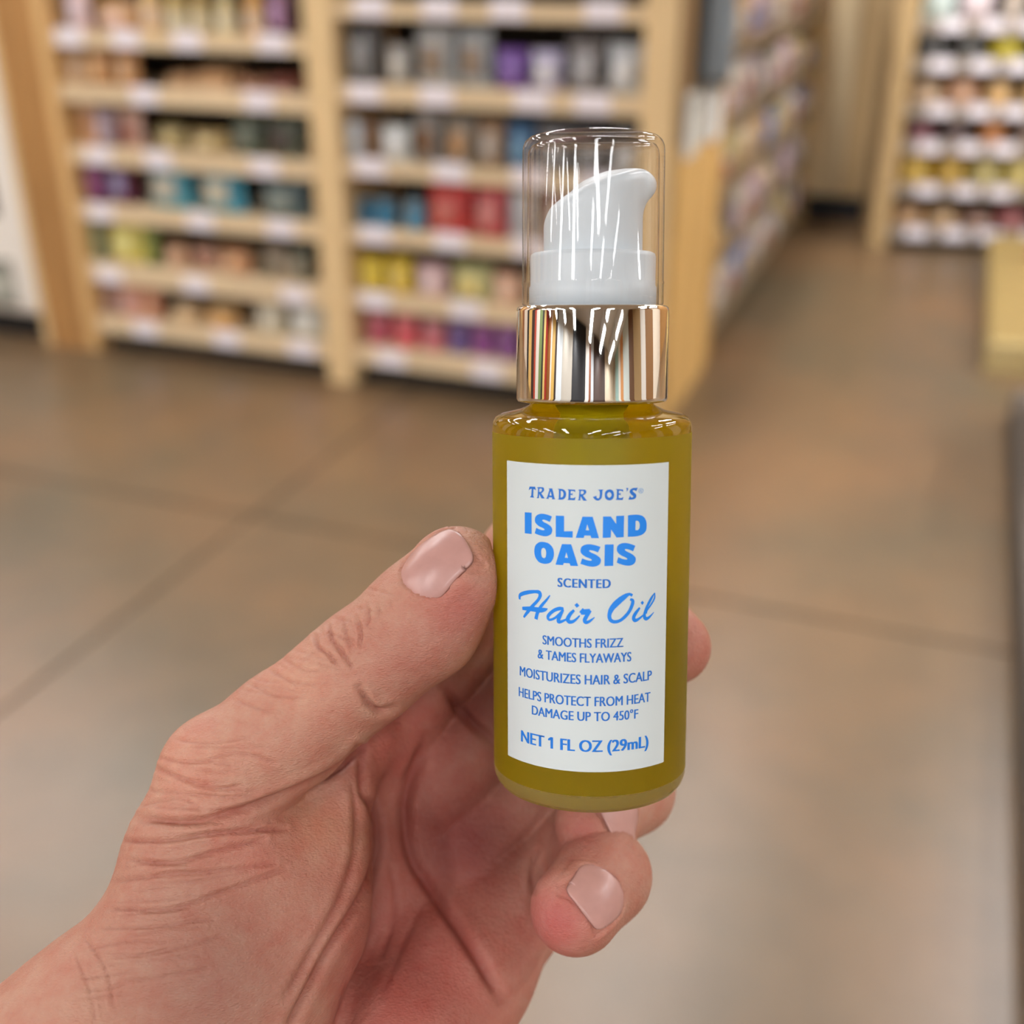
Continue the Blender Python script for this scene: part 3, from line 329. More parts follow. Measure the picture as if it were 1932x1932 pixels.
 ('middle', 4, 0.622, 0.102, 0.105, 'pouch', (228, 180, 150), (236, 204, 180), 'peachy', 'snack bag'),
 ('middle', 4, 0.758, 0.151, 0.110, 'pouch', (214, 190, 150), (230, 216, 180), 'buff', 'snack bag'),
 ('middle', 4, 0.943, 0.182, 0.110, 'pouch', (190, 160, 120), (220, 200, 170), 'camel', 'snack bag'),
 ('middle', 5, 0.112, 0.095, 0.110, 'jar', (206, 110, 130), (226, 150, 160), 'raspberry pink', 'jar'),
 ('middle', 5, 0.225, 0.106, 0.115, 'jar', (226, 110, 120), (236, 150, 156), 'watermelon pink', 'jar'),
 ('middle', 5, 0.335, 0.096, 0.105, 'jar', (216, 130, 140), (230, 170, 180), 'rose pink', 'jar'),
 ('middle', 5, 0.432, 0.082, 0.115, 'jar', (130, 110, 170), (160, 140, 190), 'periwinkle', 'jar'),
 ('middle', 5, 0.521, 0.081, 0.115, 'jar', (166, 100, 170), (190, 140, 190), 'orchid purple', 'jar'),
 ('middle', 5, 0.615, 0.091, 0.115, 'jar', (150, 100, 160), (190, 140, 200), 'mauve purple', 'jar'),
 ('middle', 5, 0.726, 0.109, 0.110, 'jar', (120, 90, 140), (170, 140, 190), 'dark violet', 'jar'),
 ('middle', 5, 0.856, 0.114, 0.110, 'jar', (180, 140, 150), (200, 170, 180), 'faded pink', 'jar'),
]
TAGS = {'left': [[-0.993, -0.757, -0.508, -0.179], [-0.712, -0.25], [-0.946, -0.69, -0.251], [-0.976, -0.54, -0.209], [-0.982, -0.594, -0.175], [-0.852, -0.486, -0.164]], 'middle': [[0.186, 0.422, 0.649, 0.948], [0.152, 0.406, 0.727, 0.923], [0.157, 0.446, 0.72, 0.947], [0.162, 0.439, 0.722, 0.937], [0.149, 0.493, 0.798, 0.998], [0.2, 0.569, 0.839, 1.006]]}
# ------------------------------------------------------------------ products
ORD = ['first', 'second', 'third', 'fourth', 'fifth', 'sixth', 'seventh', 'eighth', 'ninth', 'tenth', 'eleventh', 'twelfth']
def cmat(c, rough=0.45, kind=''):
    return mat('print_%d_%d_%d_%s' % (*c, kind), srgb(*c), rough, var=0.18 if kind != 'clear' else 0.35, scale=18.0 if kind != 'clear' else 30.0, bump=0.0 if kind != 'clear' else 1.0)
def pouch_bm(w, h, d, rng):
    """a filled bag: pinched side and top seals, belly towards the bottom"""
    bm = bmesh.new(); nx, nz = 8, 10
    top_drop = rng.uniform(-0.06, 0.06); rows = {1: [], -1: []}
    for side in (-1, 1):
        for j in range(nz + 1):
            v = j / nz; row = []
            belly = (math.sin(math.pi * min(1, 0.12 + v * 0.88)) ** 0.6) if v < 1 else 0
            wv = w * (0.92 + 0.08 * abs(2 * v - 1))
            for i in range(nx + 1):
                u_ = i / nx * 2 - 1
                th = d / 2 * belly * (1 - abs(u_) ** 2.6) * (1 + 0.12 * math.sin(5 * u_ + 7 * v + top_drop * 50))
                if v > 0.93: th = 0.0012
                row.append(bm.verts.new((u_ * wv / 2, side * max(th, 0.0012), h * v * (1 + 0.04 * top_drop * u_))))
            rows[side].append(row)
        for j in range(nz):
            for i in range(nx):
                q = [rows[side][j][i], rows[side][j][i + 1], rows[side][j + 1][i + 1], rows[side][j + 1][i]]
                bm.faces.new(q if side < 0 else list(reversed(q)))
    def stitch(a, b):
        for i in range(len(a) - 1):
            bm.faces.new([a[i], a[i + 1], b[i + 1], b[i]])
    F, K = rows[-1], rows[1]
    stitch(F[-1], K[-1]); stitch(list(reversed(F[0])), list(reversed(K[0])))
    stitch([r[0] for r in reversed(F)], [r[0] for r in reversed(K)]); stitch([r[-1] for r in F], [r[-1] for r in K])
    return bm
def product(kind, w, h, c, c2, rng):
    root = None
    d = min(w * 0.7, 0.11)
    if kind in ('pouch', 'clear'):
        root = empty('pouch' if kind == 'pouch' else 'treat_bag')
        rough = 0.4 if kind == 'pouch' else 0.12
        body = bm_obj('bag', pouch_bm(w * 0.96, h, d, rng), cmat(c, rough, kind), root, smooth=True)
        bm = bmesh.new(); n = 6; R = []
        for j in range(n + 1):
            v = 0.2 + 0.5 * j / n; row = []
            for i in range(n + 1):
                u_ = (i / n * 2 - 1) * 0.55
                belly = math.sin(math.pi * min(1, 0.12 + v * 0.88)) ** 0.6
                row.append(bm.verts.new((u_ * w * 0.46, -(d / 2 * belly * (1 - abs(u_) ** 2.6) * 1.13 + 0.002), h * v)))
            R.append(row)
        for j in range(n):
            for i in range(n): bm.faces.new([R[j][i], R[j][i + 1], R[j + 1][i + 1], R[j + 1][i]])
        bm_obj('front_print', bm, cmat(c2, rough, kind), root, smooth=True)
        bm = box_bm(-w * 0.46, w * 0.46, -0.0022, 0.0022, h * 0.935, h * 0.998)
        bm_obj('top_seal', bm, cmat(c2, rough, kind), root)
    elif kind == 'bottle':
        root = empty('bottle'); r = min(w * 0.42, 0.036)
        p = [(0, 0), (r * 0.92, 0), (r, h * 0.03), (r, h * 0.55), (r * 0.9, h * 0.63), (r * 0.42, h * 0.76), (r * 0.36, h * 0.88)]
        link('glass_body', lathe_me('bottle_body', p, 20), cmat(c, 0.15, 'g'), root)
        link('cap', lathe_me('bottle_cap', [(0, h * 0.87), (r * 0.44, h * 0.87), (r * 0.44, h), (0, h)], 20), cmat(c2, 0.4, 'cap'), root)
        link('paper_label', lathe_me('bottle_label', [(r * 1.015, h * 0.14), (r * 1.015, h * 0.48)], 20, False, False), cmat(c2, 0.5, 'lab'), root)
    elif kind == 'jar':
        root = empty('jar'); r = min(w * 0.47, 0.06)
        p = [(0, 0), (r * 0.9, 0), (r, h * 0.06), (r, h * 0.72), (r * 0.88, h * 0.8), (r * 0.86, h * 0.84)]
        link('jar_body', lathe_me('jar_body', p, 24), cmat(c, 0.2, 'g'), root)
        link('lid', lathe_me('jar_lid', [(0, h * 0.82), (r * 0.93, h * 0.82), (r * 0.95, h * 0.97), (r * 0.9, h), (0, h)], 24), cmat(c2, 0.4, 'cap'), root)
    else:  # tray of baked goods under film
        root = empty('bakery_tray'); dd = 0.16
        box('tray', -w * 0.48, w * 0.48, -dd / 2, dd / 2, 0, h * 0.3, cmat(c2, 0.5, 't'), root, bevel=0.004, seg=1)
        for i in range(3):
            for j in range(2):
                bm = bmesh.new(); bmesh.ops.create_uvsphere(bm, u_segments=10, v_segments=6, radius=1)
                bmesh.ops.scale(bm, vec=(w * 0.15, dd * 0.23, h * 0.42), verts=bm.verts)
                bmesh.ops.translate(bm, vec=(w * 0.31 * (i - 1), dd * 0.24 * (2 * j - 1), h * (0.52 + 0.06 * ((i + j) % 2))), verts=bm.verts)
                bm_obj('bun', bm, cmat(c, 0.45, 'b'), root, smooth=True)
    return root

# ------------------------------------------------------------------ the shelving facing us: two bays of light wood
SHELF_BOTTOM = {'left': [1.122, .938, .722, .515, .277, .078], 'middle': [1.237, .98, .747, .522, .292, .081]}
SHELF_TOP = {'left': [1.183, 1.007, .795, .588, .368, .153], 'middle': [1.292, 1.052, .806, .581, .361, .16]}
BAY = {'left': (-1.078, -0.052), 'middle': (0.052, 1.078)}
DEPTH = 0.42
ROWN = ['top', 'second', 'third', 'fourth', 'fifth', 'bottom']
tag_me = None
for bay in ('left', 'middle'):
    s0, s1 = BAY[bay]
    u_ = empty('shelving_bay', G(s0, 0), ANG); w = s1 - s0
    tag(u_, 'light wood shelving bay of snacks, ' + ('beside the brown end panel and white cooler' if bay == 'left' else 'right behind the bottle pump'), 'shelves')
    box('back_panel', 0, w, DEPTH, DEPTH + 0.02, 0.05, 2.1, M_DARK, u_)
    box('toe_kick', 0.002, w - 0.002, 0.05, 0.07, 0.0, 0.078, M_TOE, u_)
    box('top_shelf', 0.001, w - 0.001, 0.0, DEPTH - 0.001, 1.52, 1.59, M_SHELF, u_)
    for side in ((-0.052, 0.0),) if bay == 'left' else ((-0.104, 0.0), (w, w + 0.104)):
        box('post', side[0], side[1] - 0.0, -0.025, DEPTH, 0.0, 2.1, M_POST if bay != 'left' else mat('orange_wood', srgb(222, 180, 122), 0.5, var=0.12, scale=3.0, stretch=(12, 12, 1.0)), u_, bevel=0.004, seg=1)
    for r in range(6):
        zb, zt = SHELF_BOTTOM[bay][r], SHELF_TOP[bay][r] - 0.01
        bm = box_bm(0.001, w - 0.001, 0.012, DEPTH - 0.001, zt - 0.035, zt - 0.008)
        box_bm(0.001, w - 0.001, -0.008, 0.012, zb, zt, bm=bm)
        sh = bm_obj('shelf', bm, M_SHELF, u_)
        for x in TAGS[bay][r]:
            if not (s0 + 0.05 < x < s1 - 0.05): continue
            if tag_me is None: tag_me = box_bm(-0.056, 0.056, -0.0025, 0.0, 0.003, 0.062); m_ = bpy.data.meshes.new('price_tag'); tag_me.to_mesh(m_); tag_me.free(); tag_me = m_; tag_me.materials.append(M_TAG)
            tg = link('price_tag', tag_me, None, sh); tg.location = (x - s0, -0.008, zb)
cnt = {}; last = {}
rng = random.Random(11)
for bay, r, sc, w, h, kind, c, c2, cw, noun in ITEMS:
    k = cnt.get((bay, r), 0); cnt[(bay, r)] = k + 1
    s0, s1 = BAY[bay]
    w = min(w, 0.2)
    left = max(last.get((bay, r), s0 + 0.003), sc - w / 2); right = min(s1 - 0.003, sc + w / 2)
    w = right - left; sc = (left + right) / 2; last[(bay, r)] = right + 0.004
    o = product(kind, w * 0.97, h, c, c2, rng)
    o.location = G(sc, {'pouch': 0.02 + min(w * 0.35, 0.056), 'clear': 0.02 + min(w * 0.35, 0.056), 'bottle': 0.055, 'jar': 0.078, 'tray': 0.098}[kind] + rng.uniform(0, 0.008), SHELF_TOP[bay][r] - 0.017); o.rotation_euler = (0, 0, ANG)
    tag(o, '%s %s, %s from the left on the %s shelf of the %s bay' % (cw, noun, ORD[k], ROWN[r], 'left' if bay == 'left' else 'middle'), noun.split()[-1], '%s shelf of the %s bay' % (ROWN[r], bay))

# ------------------------------------------------------------------ left end: brown panel board and white cooler
e = empty('end_panel', G(-1.13, 0), ANG)
box('board', -0.175, -0.001, -0.02, 0.4, 0, 2.1, M_BROWN, e)
box('trim', -0.2, -0.176, -0.03, 0.4, 0, 2.1, M_POST, e)
tag(e, 'brown wooden end panel board between the white cooler and the left bay', 'panel')
c = empty('cooler_case', G(-1.34, -0.02), ANG)
bm = box_bm(-1.2, 0.0, 0.0, 0.8, 0.10, 1.9, bevel=0.05, seg=4)
bm_obj('cabinet', bm, M_WHITE, c, smooth=True)
box('plinth', -1.15, -0.06, 0.06, 0.75, 0.0, 0.099, M_BLACK, c)
box('lower_window', -1.1, -0.10, -0.008, 0.0, 0.14, 0.33, mat('cooler_glass_grey', srgb(150, 150, 140), 0.2), c, bevel=0.003)
box('grille', -1.1, -0.12, -0.012, -0.0085, 0.20, 0.25, mat('cooler_grille', srgb(206, 206, 194), 0.4), c)
box('upper_window', -1.1, -0.115, -0.008, 0.0, 0.50, 1.2, mat('cooler_dark_glass', srgb(60, 44, 44), 0.15), c, bevel=0.003)
tag(c, 'white upright cooler case with rounded edges at the left edge', 'cooler')

# ------------------------------------------------------------------ the aisle end of the run: wood panel, hung bags, leaflets, side shelving
e = empty('end_panel', G(1.187, -0.02), ANG)
box('board', 0.0, 0.02, 0.0, 0.62, 0.0, 0.90, M_ENDWOOD, e)
box('upper_board', 0.0, 0.018, 0.0, 0.62, 0.902, 2.1, mat('end_panel_grey', srgb(150, 120, 84), 0.6), e)
tag(e, 'tan wooden end panel facing the aisle beside the middle bay', 'panel')
for k, (t, z, w_, h_, col) in enumerate([(0.17, 1.06, 0.20, 0.42, (84, 90, 94)), (0.40, 1.04, 0.20, 0.44, (104, 112, 118))]):
    b_ = empty('tote_bag', G(1.21, t, z), ANG)
    bm = pouch_bm(w_, h_, 0.05, rng)
    bmesh.ops.rotate(bm, verts=bm.verts, cent=(0, 0, 0), matrix=Matrix.Rotation(math.pi / 2, 3, 'Z')); bmesh.ops.translate(bm, verts=bm.verts, vec=(0.026, 0, 0))
    bm_obj('bag_body', bm, cmat(col, 0.8, 'cloth'), b_, smooth=True)
    box('handle', 0.022, 0.03, -0.05, -0.03, h_ - 0.01, h_ + 0.12, cmat(col, 0.8, 'cloth'), b_)
    box('handle', 0.022, 0.03, 0.03, 0.05, h_ - 0.01, h_ + 0.12, cmat(col, 0.8, 'cloth'), b_)
    tag(b_, ('dark grey' if k == 0 else 'lighter grey') + ' cloth tote bag hung on the aisle end panel', 'bag', 'tote bags on the end panel')
for k, (t, z, col, nm) in enumerate([(0.07, 0.86, (206, 206, 198), 'grey white'), (0.24, 0.88, (182, 180, 172), 'dull grey'), (0.44, 0.86, (222, 224, 222), 'bright white')]):
    l_ = empty('leaflet', G(1.2085, t, z), ANG)
    box('sheet', 0.0, 0.012, -0.075, 0.075, 0, 0.19, cmat(col, 0.5, 'paper'), l_, bevel=0.002, seg=1)
    box('header', 0.0121, 0.0135, -0.06, 0.06, 0.14, 0.17, cmat(tuple(int(v * 0.8) for v in col), 0.5, 'paper'), l_)
    tag(l_, nm + ' leaflet card on the aisle end panel, %s from the near post' % ORD[k], 'leaflet', 'leaflets on the end panel')
AS0, AS1 = 0.72, 3.40   # t range of the shelving along the aisle
a = empty('aisle_shelving', G(1.2, AS0), ANG)
box('back_panel', -0.40, -0.38, 0, AS1 - AS0, 0.05, 1.9, mat('aisle_back', srgb(120, 100, 74), 0.7), a)
box('post', -0.38, 0.0, -0.045, 0.0, 0, 1.9, M_ENDWOOD, a); box('post', -0.38, 0.0, AS1 - AS0, AS1 - AS0 + 0.045, 0, 1.9, M_ENDWOOD, a)
box('toe_kick', -0.1, -0.06, 0, AS1 - AS0, 0, 0.09, M_TOE, a)
AZ = [0.09, 0.34, 0.59, 0.84, 1.09, 1.34]
for z in AZ: box('shelf', -0.379, 0.0, 0.001, AS1 - AS0 - 0.001, z, z + 0.03, mat('aisle_shelf_wood', srgb(126, 108, 84), 0.6), a)
tag(a, 'wooden shelving of packets along the aisle side, leading to the far wall', 'shelves')
pal = [((140, 126, 128), 'greyish mauve'), ((190, 168, 140), 'beige'), ((92, 86, 82), 'charcoal'), ((168, 136, 96), 'tan'), ((176, 166, 154), 'ivory'), ((124, 104, 84), 'brown'), ((176, 150, 156), 'dusty rose'), ((90, 110, 150), 'slate blue'), ((150, 100, 86), 'rust red'), ((160, 148, 110), 'straw')]
picks = random.Random(21)
for r, z in enumerate(AZ):
    n = 9
    for k in range(n):
        ci = (k * 3 + r * 7 + picks.randrange(3)) % len(pal)
        if ci in (7, 8) and picks.random() < 0.5: ci = 0
        col, cn = pal[ci]
        w_ = (AS1 - AS0) / n * 0.9; h_ = picks.uniform(0.13, 0.19)
        o = product('pouch', min(w_, 0.26), h_, col, pal[(ci + 4) % len(pal)][0], rng)
        o.location = G(1.2 - 0.06, AS0 + (k + 0.5) * (AS1 - AS0) / n, z + 0.031); o.rotation_euler = (0, 0, ANG + math.pi / 2)
        tag(o, '%s packet, %s from the near end, %s aisle shelf' % (cn, ORD[k], ['bottom', 'second lowest', 'third lowest', 'fourth lowest', 'fifth lowest', 'highest'][r]), 'packet', 'packets on the aisle shelving')

# ------------------------------------------------------------------ far bay on the right
ANGF = math.atan2(-0.17, 0.985)
FB = Vector((1.975, 6.07, 0)); FU = Vector((math.cos(ANGF), math.sin(ANGF), 0)); FN = Vector((-math.sin(ANGF), math.cos(ANGF), 0))
fb = empty('shelving_bay', FB, ANGF)
box('post', -0.09, 0.0, 0.0, 0.4, 0, 2.1, mat('far_post_wood', srgb(190, 160, 114), 0.55, var=0.12, scale=3.0, stretch=(12, 12, 1.0)), fb, bevel=0.004, seg=1)
box('post', 1.2, 1.29, 0.0, 0.4, 0, 2.1, M_POST, fb)
box('back_panel', 0, 1.2, 0.38, 0.4, 0, 2.1, M_DARK, fb); box('toe_kick', 0, 1.2, 0.04, 0.06, 0, 0.06, M_TOE, fb)
FZ = [0.06, 0.28, 0.49, 0.67, 0.88, 1.06]
M_FSHELF = mat('far_shelf_grey', srgb(160, 146, 130), 0.55)
for r, z in enumerate(FZ):
    bm = box_bm(0.001, 1.199, 0.012, 0.379, z + 0.03, z + 0.05); box_bm(0.001, 1.199, -0.008, 0.012, z, z + 0.058, bm=bm)
    sh = bm_obj('shelf', bm, M_FSHELF, fb)
    for x in (0.14, 0.33, 0.5, 0.72):
        tg = link('price_tag', tag_me, None, sh); tg.location = (x + 0.02 * (r % 2), -0.008, z)
tag(fb, 'far shelving bay standing right of the plank wall', 'shelves')
far_rows = [
 [('pouch', .10, (196, 150, 100), 'tan'), ('pouch', .09, (210, 170, 120), 'golden'), ('pouch', .08, (160, 120, 100), 'brown'), ('pouch', .1, (170, 90, 90), 'brick')],
 [('pouch', .15, (226, 184, 60), 'mustard yellow'), ('pouch', .14, (216, 172, 56), 'amber yellow'), ('pouch', .13, (206, 190, 110), 'pale mustard'), ('pouch', .14, (226, 206, 110), 'light yellow')],
 [('jar', .09, (150, 100, 110), 'plum'), ('jar', .10, (120, 104, 104), 'grey brown'), ('jar', .11, (206, 140, 90), 'orange tan'), ('jar', .1, (150, 130, 120), 'taupe')],
 [('pouch', .11, (206, 170, 130), 'beige'), ('pouch', .12, (216, 160, 120), 'peach'), ('jar', .11, (232, 190, 130), 'honey'), ('jar', .11, (226, 190, 130), 'pale honey')],
 [('pouch', .12, (66, 66, 66), 'black'), ('pouch', .12, (80, 80, 78), 'charcoal'), ('pouch', .13, (226, 206, 40), 'vivid yellow'), ('pouch', .11, (90, 110, 80), 'green')],
 [('pouch', .19, (206, 226, 220), 'mint white'), ('pouch', .16, (226, 206, 210), 'pale pink'), ('bottle', .19, (210, 190, 170), 'cream'), ('pouch', .18, (120, 120, 110), 'grey')]]
for r, row in enumerate(far_rows):
    for k, (kind, h_, col, cn) in enumerate(row):
        o = product(kind, 0.155, h_, col, tuple(min(255, int(v * 0.7 + 70)) for v in col), rng)
        o.location = FB + FU * (0.10 + k * 0.172) + FN * 0.09 + Vector((0, 0, FZ[r] + 0.051)); o.rotation_euler = (0, 0, ANGF)
        tag(o, '%s %s, %s from the post, %s shelf of the far bay' % (cn, {'pouch': 'packet', 'jar': 'jar', 'bottle': 'bottle'}[kind], ORD[k], ['bottom', 'second lowest', 'third lowest', 'fourth lowest', 'fifth lowest', 'highest'][r]), {'pouch': 'packet', 'jar': 'jar', 'bottle': 'bottle'}[kind], 'goods on the far bay')

# ------------------------------------------------------------------ right side of the aisle: pale wooden platform, dark display base
p = empty('display_platform', G(2.205, 0.94), ANG)
for k in range(6):
    box('board', 0.0, 1.3, 0.025 + k * 0.31, 0.025 + k * 0.31 + 0.305, 0.09, 0.115, mat('platform_top', srgb(150, 126, 74), 0.6, var=0.12, scale=3, stretch=(1, 10, 10)), p, bevel=0.002, seg=1)
box('front_rail', 0.0, 1.3, 0.0, 0.024, 0.0, 0.115, mat('platform_front', srgb(206, 186, 132), 0.6), p)
box('side_rail', 0.0, 0.024, 0.0245, 1.885, 0.0, 0.0895, mat('platform_front', srgb(206, 186, 132), 0.6), p)
tag(p, 'low pale yellow wooden display platform at the right edge of the aisle', 'platform')
o = product('pouch', 0.3, 0.24, (214, 150, 150), (226, 190, 190), rng); o.name = 'flour_sack'
o.location = G(2.52, 2.35, 0.116); o.rotation_euler = (0, 0, ANG); tag(o, 'pink sack standing on the low yellow platform', 'sack')
d = empty('display_plinth', G(2.285, -2.4), ANG)
box('kick_base', 0.0, 0.9, 0.0, 2.85, 0.0, 0.09, mat('dark_display', srgb(74, 70, 66), 0.6), d)
box('top_board', 0.006, 0.9, 0.006, 2.844, 0.0905, 0.115, mat('display_side', srgb(96, 86, 76), 0.6), d)
tag(d, 'low dark grey display plinth along the right edge of the picture', 'plinth')
c = empty('crate', G(2.36, -0.42, 0.116), ANG)
M_CR = mat('dark_crate', srgb(70, 58, 50), 0.6)
for k in range(4):
    z = 0.075 * k
    box('slat', 0.0, 0.5, 0.0, 0.014, z + 0.004, z + 0.066, M_CR, c); box('slat', 0.0, 0.5, 0.726, 0.74, z + 0.004, z + 0.066, M_CR, c)
    box('slat', 0.0, 0.014, 0.0145, 0.7255, z + 0.004, z + 0.066, M_CR, c); box('slat', 0.486, 0.5, 0.0145, 0.7255, z + 0.004, z + 0.066, M_CR, c)
for x_, y_ in ((0.0142, 0.0142), (0.4658, 0.0142), (0.0142, 0.7058), (0.4658, 0.7058)): box('corner_post', x_, x_ + 0.02, y_, y_ + 0.02, 0.0, 0.3, M_CR, c)
box('floor_board', 0.0142, 0.4858, 0.0142, 0.7258, 0.0, 0.0035, M_CR, c)
tag(c, 'dark wooden slatted crate standing on the low grey plinth', 'crate')
# ------------------------------------------------------------------ implicit surfaces -> one continuous mesh (naive surface nets)
class Field:
    def __init__(self, lo, hi, h):
        self.lo = np.array(lo, np.float32); self.h = h
        self.n = np.ceil((np.array(hi) - np.array(lo)) / h).astype(int) + 1
        self.ax = [self.lo[i] + h * np.arange(self.n[i], dtype=np.float32) for i in range(3)]
    def new(self): return np.full(self.n, 12.0, np.float32)
    def sub(self, lo, hi):
        sl, ax = [], []
        for i in range(3):
            a = int(max(0, math.floor((lo[i] - self.lo[i]) / self.h))); b = int(min(self.n[i], math.ceil((hi[i] - self.lo[i]) / self.h) + 1))
            if b <= a: return None, None
            sl.append(slice(a, b)); ax.append(self.ax[i][a:b])
        g = (ax[0][:, None, None], ax[1][None, :, None], ax[2][None, None, :])
        return tuple(sl), g
def smin(a, b, k):
    if k <= 0: return np.minimum(a, b)
    h = np.maximum(k - np.abs(a - b), 0) / k
    return np.minimum(a, b) - h * h * k * 0.25
def smax(a, b, k): return -smin(-a, -b, k)
def sd_cone(g, a, b, ra, rb, flat=1.0, nrm=None):
    """round cone from a to b; squashed by `flat` along nrm"""
    ax = b - a; L = float(np.linalg.norm(ax)); t = ax / max(L, 1e-6)
    p = [g[i] - a[i] for i in range(3)]
    s = p[0] * t[0] + p[1] * t[1] + p[2] * t[2]
    hcl = np.clip(s / max(L, 1e-6), 0, 1)
    q = [p[i] - hcl * ax[i] for i in range(3)]
    if nrm is not None and flat != 1.0:
        n = nrm - t * float(nrm @ t); n = n / np.linalg.norm(n)
        c = q[0] * n[0] + q[1] * n[1] + q[2] * n[2]
        f = (1.0 / flat - 1.0)
        q = [q[i] + c * (f * n[i]) for i in range(3)]
    return np.sqrt(q[0] ** 2 + q[1] ** 2 + q[2] ** 2) - (ra + (rb - ra) * hcl)
def surface_nets(D, lo, h):
    S = D < 0
    n = D.shape
    acc = np.zeros((n[0] - 1, n[1] - 1, n[2] - 1), np.int8)
    for i in (0, 1):
        for j in (0, 1):
            for k in (0, 1): acc += S[i:n[0] - 1 + i, j:n[1] - 1 + j, k:n[2] - 1 + k]
    act = (acc > 0) & (acc < 8)
    idx = np.argwhere(act); N = len(idx)
    vid = np.full(act.shape, -1, np.int64); vid[act] = np.arange(N)
    ps = np.zeros((N, 3)); ct = np.zeros(N)
    cor = [(i, j, k) for i in (0, 1) for j in (0, 1) for k in (0, 1)]
    vals = {c: D[idx[:, 0] + c[0], idx[:, 1] + c[1], idx[:, 2] + c[2]].astype(float) for c in cor}
    for c in cor:
        for axx in range(3):
            if c[axx] == 0:
                c2 = tuple(1 if q == axx else c[q] for q in range(3))
                v0, v1 = vals[c], vals[c2]; m = (v0 < 0) != (v1 < 0)
                tt = np.where(m, v0 / np.where(m, v0 - v1, 1), 0)
                p = np.zeros((N, 3)) + np.array(c); p[:, axx] = tt
                ps[m] += p[m]; ct[m] += 1
    V = lo + (idx + ps / ct[:, None]) * h
    Q = []
    for axx in range(3):
        o1, o2 = [(1, 2), (2, 0), (0, 1)][axx]
        A = np.take(S, range(0, n[axx] - 1), axis=axx); Bq = np.take(S, range(1, n[axx]), axis=axx)
        e = np.argwhere(A != Bq)
        e = e[(e[:, o1] > 0) & (e[:, o2] > 0) & (e[:, o1] < n[o1] - 1) & (e[:, o2] < n[o2] - 1)]
        ins = S[e[:, 0], e[:, 1], e[:, 2]]
        def at(d1, d2):
            q = e.copy(); q[:, o1] -= d1; q[:, o2] -= d2
            return vid[q[:, 0], q[:, 1], q[:, 2]]
        q4 = np.stack([at(1, 1), at(0, 1), at(0, 0), at(1, 0)], 1)
        q4[~ins] = q4[~ins][:, ::-1]
        Q.append(q4)
    return V, np.concatenate(Q)
def np_mesh(name, V, Q):
    me = bpy.data.meshes.new(name)
    me.vertices.add(len(V)); me.vertices.foreach_set('co', np.ascontiguousarray(V, np.float32).ravel())
    me.loops.add(Q.size); me.loops.foreach_set('vertex_index', np.ascontiguousarray(Q, np.int32).ravel())
    me.polygons.add(len(Q)); me.polygons.foreach_set('loop_start', np.arange(0, Q.size, 4, dtype=np.int32))
    me.polygons.foreach_set('use_smooth', np.ones(len(Q), bool))
    me.update(calc_edges=True); me.validate()
    return me
# ------------------------------------------------------------------ the bottle: frosted glass, yellow oil, chrome collar, pump under a clear cap
MM = 0.001
HAND_RES = 0.7
ROT = Matrix(((1, 0, 0), (0, math.sin(PITCH), -math.cos(PITCH)), (0, math.cos(PITCH), math.sin(PITCH))))  # right / up / towards-viewer axes of the held pose
def held(p):   # millimetres in the held frame -> world
    return Vector((0, 0, CAM_H)) + ROT @ (Vector(p) * MM)
TILT = math.radians(8.5)
_a = Vector((-0.003, math.cos(TILT), math.sin(TILT))).normalized()
_x = Vector((1, 0, 0)); _x = (_x - _a * _x.dot(_a)).normalized(); _f = _x.cross(_a)
B_P0 = Vector(((1115.5 - 966) / F_PX * 192.5, -(900 - 966) / F_PX * 192.5, -192.5))
B_BASE = B_P0 - _a * 52.9
bottle = empty('pump_bottle')
Rm = Matrix((_x, -_f, _a)).transposed()
bottle.matrix_world = Matrix.Translation(held(B_BASE)) @ (ROT @ Rm).to_4x4() @ Matrix.Scale(MM, 4)
tag(bottle, 'small clear-capped pump bottle of yellow hair oil held in the hand', 'bottle')

def glass_mat(name, color, rough, ior=1.5):
    m = bpy.data.materials.new(name); m.use_nodes = True; b = m.node_tree.nodes['Principled BSDF']
    b.inputs['Base Color'].default_value = (*color, 1); b.inputs['Roughness'].default_value = rough
    b.inputs['Transmission Weight'].default_value = 1.0; b.inputs['IOR'].default_value = ior
    return m
def frosted_mat():
    m = bpy.data.materials.new('frosted_yellow_glass'); m.use_nodes = True; nt = m.node_tree
    b = nt.nodes['Principled BSDF']
    b.inputs['Base Color'].default_value = (1.0, 0.97, 0.75, 1); b.inputs['Roughness'].default_value = 0.38
    b.inputs['Transmission Weight'].default_value = 1.0; b.inputs['IOR'].default_value = 1.45
    d = nt.nodes.new('ShaderNodeBsdfDiffuse'); d.inputs[0].default_value = (0.37, 0.315, 0.009, 1)
    t = nt.nodes.new('ShaderNodeBsdfTranslucent'); t.inputs[0].default_value = (0.66, 0.55, 0.012, 1)
    m1 = nt.nodes.new('ShaderNodeMixShader'); m1.inputs[0].default_value = 0.45
    nt.links.new(d.outputs[0], m1.inputs[1]); nt.links.new(t.outputs[0], m1.inputs[2])
    m2 = nt.nodes.new('ShaderNodeMixShader'); m2.inputs[0].default_value = 0.5
    nt.links.new(b.outputs[0], m2.inputs[1]); nt.links.new(m1.outputs[0], m2.inputs[2])
    nt.links.new(m2.outputs[0], nt.nodes['Material Output'].inputs[0])
    return m
